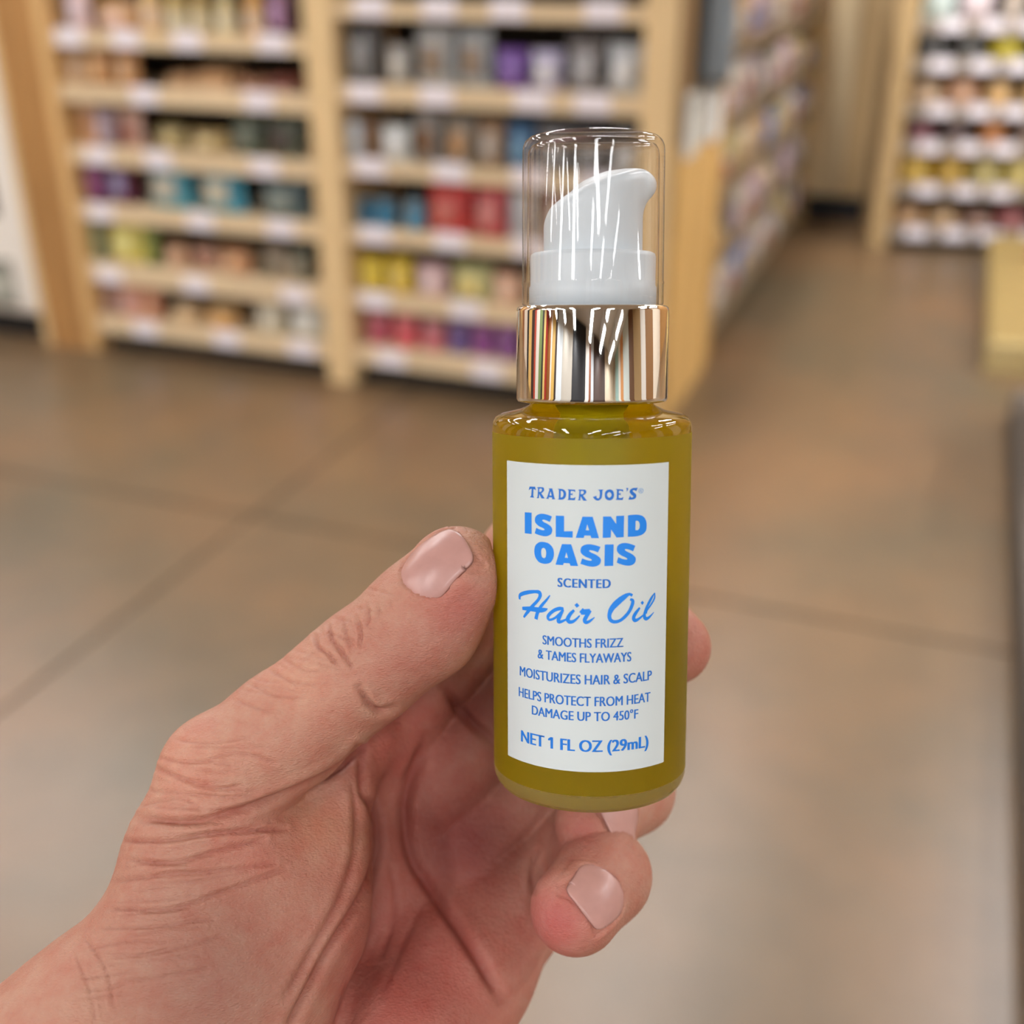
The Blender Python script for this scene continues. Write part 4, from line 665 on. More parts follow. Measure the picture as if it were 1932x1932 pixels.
def oil_mat():
    m = bpy.data.materials.new('yellow_oil'); m.use_nodes = True; nt = m.node_tree
    nt.nodes.remove(nt.nodes['Principled BSDF'])
    tr = nt.nodes.new('ShaderNodeBsdfTransparent'); tr.inputs[0].default_value = (0.92, 0.80, 0.10, 1)
    d = nt.nodes.new('ShaderNodeBsdfTranslucent'); d.inputs[0].default_value = (0.75, 0.58, 0.02, 1)
    mx = nt.nodes.new('ShaderNodeMixShader'); mx.inputs[0].default_value = 0.25
    nt.links.new(tr.outputs[0], mx.inputs[1]); nt.links.new(d.outputs[0], mx.inputs[2])
    nt.links.new(mx.outputs[0], nt.nodes['Material Output'].inputs[0])
    return m
M_CLEAR = glass_mat('clear_glass', (0.97, 0.98, 0.95), 0.0, 1.5)
M_FROST = frosted_mat()
M_OIL = oil_mat()
def thin_plastic(name='clear_plastic', tint=(0.985, 0.985, 0.985)):
    m = bpy.data.materials.new(name); m.use_nodes = True; nt = m.node_tree
    nt.nodes.remove(nt.nodes['Principled BSDF'])
    tr = nt.nodes.new('ShaderNodeBsdfTransparent'); gl = nt.nodes.new('ShaderNodeBsdfGlossy'); gl.inputs['Roughness'].default_value = 0.02
    fr = nt.nodes.new('ShaderNodeFresnel'); ge = nt.nodes.new('ShaderNodeNewGeometry'); mi = nt.nodes.new('ShaderNodeMix'); mi.inputs['A'].default_value = 1.42; mi.inputs['B'].default_value = 1 / 1.42
    nt.links.new(ge.outputs['Backfacing'], mi.inputs['Factor']); nt.links.new(mi.outputs['Result'], fr.inputs['IOR'])
    lw = nt.nodes.new('ShaderNodeLayerWeight'); lw.inputs['Blend'].default_value = 0.25
    rp = nt.nodes.new('ShaderNodeValToRGB'); rp.color_ramp.elements[0].position = 0.55; rp.color_ramp.elements[0].color = (*tint, 1); rp.color_ramp.elements[1].position = 1.0; rp.color_ramp.elements[1].color = (0.5, 0.48, 0.46, 1)
    nt.links.new(lw.outputs['Facing'], rp.inputs['Fac']); nt.links.new(rp.outputs['Color'], tr.inputs['Color'])
    mx = nt.nodes.new('ShaderNodeMixShader'); nt.links.new(fr.outputs[0], mx.inputs[0]); nt.links.new(tr.outputs[0], mx.inputs[1]); nt.links.new(gl.outputs[0], mx.inputs[2])
    nt.links.new(mx.outputs[0], nt.nodes['Material Output'].inputs[0])
    return m
M_CAP = thin_plastic()
def base_mat():
    m = glass_mat('clear_glass_base', (0.98, 0.95, 0.70), 0.04, 1.45); nt = m.node_tree; b = nt.nodes['Principled BSDF']
    t = nt.nodes.new('ShaderNodeBsdfTranslucent'); t.inputs[0].default_value = (0.88, 0.78, 0.30, 1)
    d = nt.nodes.new('ShaderNodeBsdfDiffuse'); d.inputs[0].default_value = (0.62, 0.55, 0.20, 1)
    m1 = nt.nodes.new('ShaderNodeMixShader'); m1.inputs[0].default_value = 0.5; nt.links.new(t.outputs[0], m1.inputs[1]); nt.links.new(d.outputs[0], m1.inputs[2])
    m2 = nt.nodes.new('ShaderNodeMixShader'); m2.inputs[0].default_value = 0.35; nt.links.new(b.outputs[0], m2.inputs[1]); nt.links.new(m1.outputs[0], m2.inputs[2])
    nt.links.new(m2.outputs[0], nt.nodes['Material Output'].inputs[0])
    return m
M_BASE = base_mat()
M_CHROME = mat('chrome', (0.93, 0.92, 0.90), 0.03, metal=1.0)
M_PUMP = mat('white_plastic', srgb(206, 213, 218), 0.35); M_PUMP.node_tree.nodes['Principled BSDF'].inputs['Subsurface Weight'].default_value = 0.0
M_LABEL = mat('label_paper', srgb(208, 216, 217), 0.9, spec=0.05)
M_BLUE = mat('label_blue_bright', srgb(28, 134, 236), 0.45)
M_BLUE2 = mat('label_blue', srgb(32, 112, 204), 0.45)

prof = [(0, 0.9), (12.5, 0.7), (13.6, 0.1), (14.4, 0.0), (15.4, 0.5), (16.1, 1.4), (16.42, 2.4), (16.5, 3.6), (16.5, 60.7), (16.5, 61.4), (16.35, 62.3), (15.9, 63.0), (15.0, 63.5), (12.0, 64.2), (10.4, 64.9), (9.8, 65.6), (9.7, 68.0)]
midx = [2] * 7 + [1] + [0] * (len(prof) - 9)
link('glass_body', lathe_me('glass_body', prof, 128, mats=[M_CLEAR, M_FROST, M_BASE], mat_idx=midx), None, bottle)
op = [(0, 2.2), (12.0, 2.2), (13.4, 2.6), (14.2, 3.6), (14.3, 5.2), (14.3, 59.6), (13.8, 60.6), (12.0, 61.6), (9.0, 63.0), (7.6, 64.2), (7.2, 66.0), (0, 66.0)]
link('oil', lathe_me('oil', op, 96), M_OIL, bottle)
link('dip_tube', lathe_me('dip_tube', [(0, 38), (3.6, 38), (4.2, 40), (4.2, 64), (0, 64)], 32), M_PUMP, bottle)
cp = [(10.2, 66.2), (10.2, 65.6), (11.6, 65.5), (12.2, 65.62), (12.42, 65.95), (12.45, 66.4), (12.45, 80.2), (12.35, 80.75), (12.05, 81.0), (11.7, 81.0), (11.55, 80.6), (9.0, 80.4)]
link('chrome_collar', lathe_me('chrome_collar', cp, 128, False, False), M_CHROME, bottle)['label'] = 'mirror chrome collar'
rp = [(0, 80.4), (10.35, 80.4), (10.35, 84.0), (10.15, 84.3), (10.2, 88.7), (10.05, 89.25), (9.6, 89.5), (0, 89.5)]
link('pump_ring', lathe_me('pump_ring', rp, 96), M_PUMP, bottle)
cap = [(10.75, 81.2), (11.45, 81.2), (11.5, 81.5), (11.48, 84.3), (11.56, 84.5), (11.56, 84.8), (11.46, 85.0), (11.42, 105.4), (11.32, 106.2), (11.0, 106.9), (10.5, 107.3), (9.8, 107.45), (0, 107.5)]
capi = [(0, 106.35), (9.4, 106.35), (10.1, 106.05), (10.45, 105.4), (10.55, 104.6), (10.7, 85.0), (10.75, 81.2)]
link('clear_cap', lathe_me('clear_cap', capi + cap, 128, False, False), M_CAP, bottle)['label'] = 'clear plastic overcap'

# pump actuator with its beak-shaped spout
fa = Field((-10.5, -9.5, 87.5), (13, 9.5, 105), 0.3)
gx, gy, gz = fa.ax[0][:, None, None], fa.ax[1][None, :, None], fa.ax[2][None, None, :]
cyl = np.sqrt(gx ** 2 + gy ** 2) - 8.0 + 0 * gz
ztop = np.interp(fa.ax[0], [-10, -8, -7, -5, -2, 2, 5, 8, 13], [93, 95.2, 96.6, 98.2, 100.0, 101.6, 102.2, 102.3, 102.2]).astype(np.float32)[:, None, None] - 0.018 * gy ** 2
A_ = smax(cyl, (gz - ztop) * 0.85, 1.6)
beak = sd_cone((gx, gy, gz), np.array([2.0, 0, 98.2]), np.array([8.2, 0, 100.1]), 4.2, 2.0)
beak = smax(beak, (gz - ztop) * 0.9, 1.0)
A_ = smin(A_, beak, 2.5); A_ = smax(A_, 88.2 - gz + 0 * gx, 0.2)
Va, Qa = surface_nets(A_.astype(np.float32), fa.lo, fa.h)
link('actuator', np_mesh('actuator', Va, Qa), M_PUMP, bottle)['label'] = 'white pump head with a beaked spout'

# label and its lettering, wrapped on the glass
LR = 16.56
def wrap(x, h, r=LR): return (r * math.sin(x / LR), -r * math.cos(x / LR), h + 52.9)
def curved_label():
    bm = bmesh.new(); n = 48; x0, x1, z0, z1 = math.radians(-58.0) * LR, math.radians(42.9) * LR, -45.2, 3.76
    for r, flip in ((LR, False), (LR - 0.05, True)):
        cols = []
        for i in range(n + 1):
            x = x0 + (x1 - x0) * i / n
            cols.append((bm.verts.new(wrap(x, z0, r)), bm.verts.new(wrap(x, z1, r))))
        for i in range(n):
            q_ = (cols[i][0], cols[i + 1][0], cols[i + 1][1], cols[i][1])
            bm.faces.new(tuple(reversed(q_)) if flip else q_).smooth = True
    def rim(P):
        A = [(bm.verts.new(wrap(*p, LR)), bm.verts.new(wrap(*p, LR - 0.05))) for p in P]
        for p, q_ in zip(A[:-1], A[1:]): bm.faces.new((p[0], p[1], q_[1], q_[0]))
    xs = [x0 + (x1 - x0) * i / n for i in range(n + 1)]
    rim([(x, z0) for x in xs]); rim([(x, z1) for x in reversed(xs)]); rim([(x1, z0), (x1, z1)]); rim([(x0, z1), (x0, z0)])
    return bm
label = bm_obj('paper_label', curved_label(), M_LABEL, bottle); label['label'] = 'white label with blue lettering'
def wrap_letters(bm, m, r=LR + 0.035):
    xs = [v.co.x for v in bm.verts]
    x = math.floor(min(xs)) + 0.35
    while x < max(xs):
        bmesh.ops.bisect_plane(bm, geom=bm.verts[:] + bm.edges[:] + bm.faces[:], plane_co=(x, 0, 0), plane_no=(1, 0, 0)); x += 0.7
    for v in bm.verts: v.co = wrap(v.co.x, v.co.y, r)
    bmesh.ops.recalc_face_normals(bm, faces=bm.faces)
    for f in bm.faces:
        c = f.calc_center_median()
        if f.normal.x * c.x + f.normal.y * c.y < 0: f.normal_flip()
    return bm_obj('lettering', bm, m, label)
def poly_letters(polys, m):
    cu = bpy.data.curves.new('lettering', 'CURVE'); cu.dimensions = '2D'; cu.fill_mode = 'BOTH'
    for P in polys:
        s = cu.splines.new('POLY'); s.points.add(len(P) - 1); s.use_cyclic_u = True
        for q, (x, y) in zip(s.points, P): q.co = (x, y, 0, 1)
    return curve_letters(cu, m)
def curve_letters(cu, m, fit=None, bold=0.0, flag=None):
    t = bpy.data.objects.new('tmp', cu); COL.objects.link(t)
    bpy.context.view_layer.update()
    me = bpy.data.meshes.new_from_object(t.evaluated_get(bpy.context.evaluated_depsgraph_get()))
    bpy.data.objects.remove(t); bpy.data.curves.remove(cu)
    bm = bmesh.new(); bm.from_mesh(me); bpy.data.meshes.remove(me)
    if fit:
        x0, x1, y0, cap_h, cap_src = fit
        xs = [v.co.x for v in bm.verts]; a, b = min(xs), max(xs)
        x0 += bold / 2; x1 -= bold / 2
        for v in bm.verts: v.co = (x0 + (v.co.x - a) / (b - a) * (x1 - x0), y0 + v.co.y * cap_h / cap_src, 0)
    if flag is not None:   # the serif of the figure one: glyph number `flag` from the left
        left = set(bm.verts); parts = []
        while left:
            st = [left.pop()]; comp = list(st)
            while st:
                for e in st.pop().link_edges:
                    for w in e.verts:
                        if w in left: left.discard(w); st.append(w); comp.append(w)
            parts.append(comp)
        parts.sort(key=lambda c: min(v.co.x for v in c))
        c = parts[flag]; xl = min(v.co.x for v in c); yt = max(v.co.y for v in c)
        bm.faces.new([bm.verts.new(p) for p in ((xl + 0.05, yt, 0), (xl - 0.42, yt - 0.32, 0), (xl - 0.42, yt - 0.62, 0), (xl + 0.05, yt - 0.36, 0))])
    if bold > 0:
        src = bm.copy()
        for dx in (-bold / 2, bold / 2):
            mp = {v: bm.verts.new(v.co + Vector((dx, 0, 0))) for v in src.verts}
            for f in src.faces: bm.faces.new([mp[v] for v in f.verts])
        src.free()
    return wrap_letters(bm, m)
def type_line(text, x0, x1, base, cap_h, m, bold=0.0, gap=1.0, flag=None):
    cu = bpy.data.curves.new('lettering', 'FONT'); cu.body = text; cu.size = 1.0; cu.resolution_u = 4; cu.space_character = gap
    return curve_letters(cu, m, (x0, x1, base, cap_h, 0.72), bold, flag)
poly_letters(GLYPHS['TRADER'], M_BLUE2)
poly_letters(GLYPHS['ISLAND'], M_BLUE)
poly_letters(GLYPHS['OASIS'], M_BLUE)
bm = bmesh.new()
for st in SCRIPT_STROKES:
    L_, R_ = [], []
    for i, (x, y, w) in enumerate(st):
        x2, y2, _ = st[min(i + 1, len(st) - 1)]; x1, y1, _ = st[max(i - 1, 0)]
        d = Vector((x2 - x1, y2 - y1)); d.normalize(); nx, ny = -d.y * w / 2, d.x * w / 2
        L_.append(bm.verts.new((x + nx, y + ny, 0))); R_.append(bm.verts.new((x - nx, y - ny, 0)))
    for i in range(len(L_) - 1): bm.faces.new((L_[i], R_[i], R_[i + 1], L_[i + 1]))
wrap_letters(bm, M_BLUE, LR + 0.04)
type_line('\u00ae', 6.35, 7.25, -0.75, 0.8, mat('label_blue_pale', srgb(110, 160, 215), 0.45))
type_line('SCENTED', -6.35, 2.02, -15.36, 1.48, M_BLUE2, 0.16, 1.12)
type_line('SMOOTHS FRIZZ', -8.91, 4.15, -24.87, 1.54, M_BLUE2, 0.10)
type_line('& TAMES FLYAWAYS', -9.80, 5.53, -27.28, 1.57, M_BLUE2, 0.10)
type_line('MOISTURIZES HAIR & SCALP', -13.51, 9.38, -30.80, 1.63, M_BLUE2, 0.10)
type_line('HELPS PROTECT FROM HEAT', -13.75, 9.15, -34.33, 1.62, M_BLUE2, 0.10)
type_line('DAMAGE UP TO 450\u00b0F', -10.93, 6.88, -36.76, 1.57, M_BLUE2, 0.10)
type_line('NET 1 FL OZ (29mL)', -13.26, 8.92, -41.83, 2.0, mat('label_blue_mid', srgb(28, 122, 220), 0.45), 0.20, 1.0, 3)
# ------------------------------------------------------------------ the hand: jointed, tapering limbs blended into one skin
def HP(x, y, z): return np.array([(x - 966) / F_PX * z, -(y - 966) / F_PX * z, -z])
fld = Field((-124, -132, -252), (44, 4, -158), HAND_RES)
def chain(pts, k=3.0, nrm=None, flat=1.0):
    """pts: (across, down, depth, radius) of the joints -> distance field of a limb"""
    D = fld.new()
    for (a, b) in zip(pts[:-1], pts[1:]):
        A, Bp = HP(*a[:3]), HP(*b[:3]); m = max(a[3], b[3]) + 9
        sl, g = fld.sub(np.minimum(A, Bp) - m, np.maximum(A, Bp) + m)
        if sl is None: continue
        D[sl] = smin(D[sl], sd_cone(g, A, Bp, a[3], b[3], flat, nrm), k)
    return D
THUMB = [(420, 1462, 196, 10.4), (545, 1374, 197, 9.8), (640, 1296, 197, 9.2), (700, 1248, 197, 9.3), (795, 1172, 195, 9.6), (862, 1088, 193, 8.5)]
INDEX = [(720, 1380, 226, 9.5), (1000, 1050, 226, 9.0), (1180, 1125, 221, 7.6), (1270, 1220, 213.5, 7.0)]
MIDDLE = [(815, 1475, 230, 10.0), (1010, 1265, 230, 9.2), (1180, 1285, 222, 7.8), (1212, 1335, 219, 7.2)]
RING = [(890, 1590, 231, 9.5), (1095, 1430, 237, 8.8), (1192, 1492, 226, 7.8), (1120, 1552, 213, 7.2)]
PINKY = [(945, 1720, 226, 9.0), (1095, 1590, 228, 8.2), (1138, 1652, 208, 8.1), (1086, 1715, 200, 7.9)]
PALM = [
    [(-40, 2165, 184, 17.5), (150, 2400, 188, 21)], [(150, 2400, 188, 21), (330, 2120, 200, 19)],
    [(300, 2050, 207, 12), (720, 1380, 228, 9.5)], [(420, 2080, 210, 12), (815, 1475, 232, 10)],
    [(520, 2110, 211, 12), (890, 1590, 232, 9.5)], [(620, 2140, 208, 12), (945, 1720, 226, 9)],
    [(620, 2150, 205, 17), (760, 1980, 209, 15.5), (880, 1835, 218, 12.5), (968, 1752, 223, 8)],
]
THENAR = [(-60, 2165, 183, 18.5), (200, 1950, 188, 16.5), (335, 1790, 191, 14.0), (378, 1620, 194, 12.3), (420, 1462, 196, 10.4)]
THENAR2 = [(380, 2020, 195, 19), (450, 1850, 197, 17), (535, 1720, 201, 15), (592, 1620, 204, 11), (640, 1500, 207, 6.2)]
WEB = [(640, 1500, 207, 6.2), (690, 1400, 214, 5.5), (735, 1400, 222, 7.0)]
D = fld.new()
for c_ in PALM: D = smin(D, chain(c_), 7.0)
D = smin(D, smin(chain(THENAR), chain(THENAR2), 9.0), 3.5)
D = smin(D, chain(WEB), 4.0)
# hollow of the palm
c0 = HP(885, 1575, 206); sl, g = fld.sub(c0 - 24, c0 + 24)
D[sl] = smax(D[sl], 14.0 - np.sqrt(sum((g[i] - c0[i]) ** 2 for i in range(3))), 9.0)
base = D
D = smin(base, chain(THUMB, 3.5), 2.2)
for c_ in (INDEX, MIDDLE, RING, PINKY): D = np.minimum(D, smin(base, chain(c_, 3.0), 5.0))
# the bottle presses into the pads
bx, bf, ba = (np.array(v) for v in (_x, _f, _a)); bb = np.array(B_BASE)
sl, g = fld.sub(bb - 24, bb + np.array([24, 75, 24]))
q = [g[i] - bb[i] for i in range(3)]
rad = np.sqrt((q[0] * bx[0] + q[1] * bx[1] + q[2] * bx[2]) ** 2 + (q[0] * bf[0] + q[1] * bf[1] + q[2] * bf[2]) ** 2)
hh = q[0] * ba[0] + q[1] * ba[1] + q[2] * ba[2]
D[sl] = smax(D[sl], -np.maximum(rad - 16.85, -hh - 0.35), 0.5)
D[0], D[-1], D[:, 0], D[:, -1], D[:, :, 0], D[:, :, -1] = 1, 1, 1, 1, 1, 1
V, Q = surface_nets(D, fld.lo, fld.h)
# the forearm goes on towards the elbow, below the picture
arm = [(HP(430, 2040, 202), 17, 11), (HP(400, 2100, 199), 24, 16), (HP(330, 2210, 194), 27.5, 19.5), (HP(180, 2420, 187), 29, 22), (np.array([-92., -180., -186.]), 31, 25), (np.array([-122., -245., -192.]), 35, 29), (np.array([-158., -325., -204.]), 40, 33), (np.array([-195., -400., -218.]), 45, 38)]
ring_n = 32; AV, AQ = [], []
for i, (c_, ra, rb) in enumerate(arm):
    d_ = arm[min(i + 1, len(arm) - 1)][0] - arm[max(i - 1, 0)][0]; d_ = d_ / np.linalg.norm(d_)
    e_ = np.cross(d_, [0, 0, 1.0]); e_ /= np.linalg.norm(e_); f_ = np.cross(e_, d_)
    for k in range(ring_n):
        a_ = 2 * math.pi * k / ring_n; AV.append(c_ + e_ * ra * math.cos(a_) + f_ * rb * math.sin(a_))
    if i:
        for k in range(ring_n):
            k2 = (k + 1) % ring_n; o_ = len(V) + (i - 1) * ring_n; AQ.append((o_ + k, o_ + k2, o_ + ring_n + k2, o_ + ring_n + k))
V = np.concatenate([V, np.array(AV)]); Q = np.concatenate([Q, np.array(AQ)])

def dist(P):
    """trilinear sample of the hand's distance field"""
    f = (P - fld.lo) / fld.h; i = np.clip(np.floor(f).astype(int), 0, np.array(D.shape) - 2); f = np.clip(f - i, 0, 1)
    r = 0
    for a in (0, 1):
        for b in (0, 1):
            for c in (0, 1):
                w = (f[:, 0] if a else 1 - f[:, 0]) * (f[:, 1] if b else 1 - f[:, 1]) * (f[:, 2] if c else 1 - f[:, 2])
                r = r + w * D[i[:, 0] + a, i[:, 1] + b, i[:, 2] + c]
    return r
def grad(P, e=0.6):
    n = np.stack([dist(P + e * np.eye(3)[k]) - dist(P - e * np.eye(3)[k]) for k in range(3)], 1)
    return n / np.maximum(np.linalg.norm(n, axis=1, keepdims=True), 1e-6)

# refine once, then fold creases and wrinkles into the skin
me0 = np_mesh('tmp', V, Q); t0 = bpy.data.objects.new('tmp', me0); COL.objects.link(t0)
md = t0.modifiers.new('s', 'SUBSURF'); md.levels = 1; md.render_levels = 1
bpy.context.view_layer.update()
me = bpy.data.meshes.new_from_object(t0.evaluated_get(bpy.context.evaluated_depsgraph_get())); me.name = 'hand'
bpy.data.objects.remove(t0); bpy.data.meshes.remove(me0)
N = len(me.vertices); co = np.empty(N * 3, np.float32); me.vertices.foreach_get('co', co); co = co.reshape(-1, 3).astype(float)
nrm = grad(co)
PX = 966 + F_PX * co[:, 0] / -co[:, 2]; PY = 966 - F_PX * co[:, 1] / -co[:, 2]; PZ = -co[:, 2]
facing = -(nrm * co).sum(1) / np.linalg.norm(co, axis=1)
front = np.clip(facing * 4 + 0.3, 0, 1)
# (depth mm, half width in 0.09 mm steps, nearest, farthest depth, points)
CREASES = [
    (1.0, 7, 180, 215, [(265, 1544), (356, 1550), (435, 1533), (518, 1506), (588, 1477), (646, 1444), (676, 1412)]),
    (0.45, 4.2, 170, 215, [(290, 1448), (356, 1473), (414, 1486), (455, 1482)]), (0.3, 3.2, 170, 215, [(262, 1523), (340, 1506), (385, 1531)]),
    (0.3, 3.2, 170, 215, [(300, 1430), (370, 1440), (440, 1420), (520, 1440)]), (0.25, 3.2, 170, 215, [(330, 1395), (400, 1402), (470, 1390)]),
    (0.3, 3.2, 170, 215, [(276, 1490), (350, 1498), (430, 1504), (480, 1500)]),
    (0.5, 4.2, 170, 215, [(232, 1587), (331, 1585), (398, 1573), (538, 1564)]), (0.5, 4.2, 170, 215, [(240, 1622), (331, 1629), (393, 1610), (497, 1585)]),
    (0.35, 4.2, 170, 215, [(215, 1664), (311, 1651), (414, 1643), (518, 1627)]), (0.4, 4.2, 170, 215, [(207, 1713), (311, 1716), (393, 1693), (538, 1639)]),
    (0.25, 3.2, 170, 215, [(190, 1752), (300, 1748), (400, 1735)]), (0.25, 3.2, 170, 215, [(205, 1800), (290, 1800), (373, 1778), (420, 1765)]),
    (0.25, 3.2, 170, 215, [(232, 1850), (290, 1846), (393, 1825)]), (0.25, 3.2, 170, 215, [(160, 1770), (200, 1830), (215, 1900)]), (0.2, 3.2, 170, 215, [(140, 1800), (170, 1870), (180, 1930)]),
    (0.55, 3.2, 170, 210, [(621, 1182), (627, 1206), (646, 1231), (666, 1261)]), (0.55, 3.2, 170, 210, [(594, 1201), (601, 1221), (621, 1236), (638, 1259)]),
    (0.5, 3.2, 170, 210, [(673, 1167), (681, 1192), (680, 1221)]), (0.4, 3.2, 170, 210, [(691, 1142), (696, 1167), (688, 1187)]), (0.35, 3.2, 170, 210, [(713, 1139), (715, 1167)]),
    (0.4, 3.2, 170, 210, [(648, 1172), (655, 1200), (668, 1228)]), (0.25, 3.2, 170, 210, [(735, 1130), (738, 1152)]),
    (0.25, 3.2, 170, 210, [(530, 1240), (570, 1262), (610, 1268)]), (0.25, 3.2, 170, 210, [(505, 1262), (550, 1285), (600, 1292)]), (0.25, 3.2, 170, 210, [(470, 1290), (520, 1312), (580, 1316)]), (0.2, 3.2, 170, 210, [(440, 1320), (500, 1340), (540, 1342)]),
    (0.9, 6, 180, 210, [(678, 1298), (696, 1328), (716, 1341), (740, 1336)]),
    (0.8, 8, 165, 228, [(679, 1415), (683, 1490), (700, 1520), (712, 1560), (710, 1614), (683, 1689), (621, 1788), (571, 1883), (540, 1950)]),
    (0.5, 7, 165, 228, [(660, 1470), (672, 1531), (668, 1614), (640, 1697), (590, 1790), (540, 1880)]),
    (1.5, 12, 200, 240, [(812, 1390), (785, 1450), (766, 1502), (764, 1547), (778, 1618), (815, 1680), (865, 1750), (910, 1820), (950, 1890)]),
    (1.5, 10, 205, 240, [(838, 1296), (865, 1336), (890, 1365), (935, 1402)]),
    (0.18, 6, 195, 232, [(800, 1700), (760, 1780), (720, 1880)]), (0.3, 5, 195, 232, [(740, 1640), (745, 1720), (720, 1800)]), (0.35, 5, 195, 232, [(640, 1800), (650, 1870), (630, 1930)]),
    (0.23, 2.8, 160, 215, [(362, 1410), (433, 1409), (504, 1410)]),
    (0.28, 2.8, 160, 215, [(341, 1435), (390, 1437), (439, 1445)]),
    (0.23, 2.8, 160, 215, [(363, 1449), (407, 1456), (451, 1454)]),
    (0.25, 2.8, 160, 215, [(353, 1473), (392, 1476), (431, 1474)]),
    (0.24, 2.8, 160, 215, [(363, 1482), (427, 1490), (490, 1492)]),
    (0.20, 2.8, 160, 215, [(312, 1516), (395, 1526), (479, 1531)]),
    (0.28, 2.8, 160, 215, [(290, 1523), (338, 1525), (386, 1530)]),
    (0.19, 2.8, 160, 215, [(309, 1546), (367, 1550), (425, 1553)]),
    (0.26, 2.8, 160, 215, [(310, 1576), (401, 1571), (492, 1557)]),
    (0.27, 2.8, 160, 215, [(320, 1584), (413, 1574), (506, 1565)]),
    (0.18, 2.8, 160, 215, [(309, 1605), (379, 1591), (448, 1594)]),
    (0.20, 2.8, 160, 215, [(239, 1637), (322, 1623), (405, 1614)]),
    (0.23, 2.8, 160, 215, [(291, 1654), (328, 1644), (366, 1648)]),
    (0.21, 2.8, 160, 215, [(285, 1667), (379, 1662), (473, 1641)]),
    (0.17, 2.8, 160, 215, [(257, 1683), (294, 1677), (331, 1676)]),
    (0.18, 2.8, 160, 215, [(206, 1704), (293, 1699), (380, 1689)]),
    (0.23, 2.8, 160, 215, [(228, 1728), (294, 1721), (360, 1713)]),
    (0.20, 2.8, 160, 215, [(254, 1751), (320, 1746), (385, 1732)]),
    (0.22, 2.8, 160, 215, [(251, 1766), (317, 1753), (384, 1749)]),
    (0.23, 2.8, 160, 215, [(169, 1791), (241, 1777), (313, 1776)]),
    (0.24, 2.8, 160, 215, [(207, 1809), (263, 1805), (319, 1788)]),
    (0.18, 2.8, 160, 215, [(195, 1822), (287, 1811), (380, 1802)]),
    (0.19, 2.8, 160, 215, [(149, 1847), (203, 1841), (257, 1831)]),
    (0.22, 2.8, 160, 215, [(161, 1868), (198, 1866), (234, 1856)]),
    (0.17, 2.8, 160, 215, [(148, 1885), (197, 1878), (246, 1876)]),
    (0.15, 2.6, 170, 210, [(430, 1357), (455, 1363), (485, 1371)]),
    (0.14, 2.6, 170, 210, [(454, 1300), (479, 1306), (509, 1310)]),
    (0.17, 2.6, 170, 210, [(476, 1280), (501, 1286), (531, 1288)]),
    (0.14, 2.6, 170, 210, [(490, 1294), (515, 1300), (545, 1308)]),
    (0.15, 2.6, 170, 210, [(519, 1295), (544, 1301), (574, 1309)]),
    (0.15, 2.6, 170, 210, [(536, 1238), (561, 1244), (591, 1245)]),
    (0.15, 2.6, 170, 210, [(552, 1226), (577, 1232), (607, 1235)]),
    (0.16, 2.6, 170, 210, [(574, 1235), (599, 1241), (629, 1250)]),
    (0.21, 2.6, 170, 210, [(590, 1250), (615, 1256), (645, 1265)]),
    (0.22, 2.6, 170, 210, [(620, 1196), (645, 1202), (675, 1212)]),
    (0.20, 2.6, 170, 210, [(631, 1166), (656, 1172), (686, 1179)]),
    (0.15, 2.6, 170, 210, [(655, 1179), (680, 1185), (710, 1187)]),
    (0.15, 2.6, 170, 210, [(669, 1146), (694, 1152), (724, 1161)]),
    (0.19, 2.6, 170, 210, [(689, 1109), (714, 1115), (744, 1124)]),
    (0.5, 5, 190, 222, [(1010, 1605), (1003, 1650), (1008, 1680)]),
]
def seg_dist(px, py, P):
    d = np.full(px.shape, 1e9)
    for (x0, y0), (x1, y1) in zip(P[:-1], P[1:]):
        dx, dy = x1 - x0, y1 - y0; t = np.clip(((px - x0) * dx + (py - y0) * dy) / (dx * dx + dy * dy), 0, 1)
        d = np.minimum(d, np.hypot(px - x0 - t * dx, py - y0 - t * dy))
    return d
def smooth_line(P, n=6):
    if len(P) < 3: return P
    P = [P[0]] + list(P) + [P[-1]]; o = []
    for i in range(1, len(P) - 2):
        for j in range(n):
            t = j / n
            o.append(tuple(0.5 * (2 * P[i][a] + (P[i + 1][a] - P[i - 1][a]) * t + (2 * P[i - 1][a] - 5 * P[i][a] + 4 * P[i + 1][a] - P[i + 2][a]) * t * t + (3 * P[i][a] - P[i - 1][a] - 3 * P[i + 1][a] + P[i + 2][a]) * t ** 3) for a in (0, 1)))
    return o + [P[-1]]
disp = np.zeros(N)
crease_tone = np.zeros(N)
for depth, w, z0, z1, P in CREASES:
    P = smooth_line(P); xs = [p[0] for p in P]; ys = [p[1] for p in P]; m = w * 5
    sel = np.where((PX > min(xs) - m) & (PX < max(xs) + m) & (PY > min(ys) - m) & (PY < max(ys) + m) & (PZ > z0) & (PZ < z1) & (facing > 0))[0]
    d = seg_dist(PX[sel], PY[sel], P)
    e0 = np.hypot(PX[sel] - P[0][0], PY[sel] - P[0][1]); e1 = np.hypot(PX[sel] - P[-1][0], PY[sel] - P[-1][1])
    fade = np.clip(np.minimum(e0, e1) / (5 * w) + 0.25, 0, 1)
    v = fade * front[sel]
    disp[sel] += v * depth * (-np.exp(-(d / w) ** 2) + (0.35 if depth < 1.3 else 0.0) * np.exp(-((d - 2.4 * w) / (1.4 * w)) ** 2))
    crease_tone[sel] = np.maximum(crease_tone[sel], v * min(1, depth / 0.6) * np.exp(-(d / (w * 0.8)) ** 2))

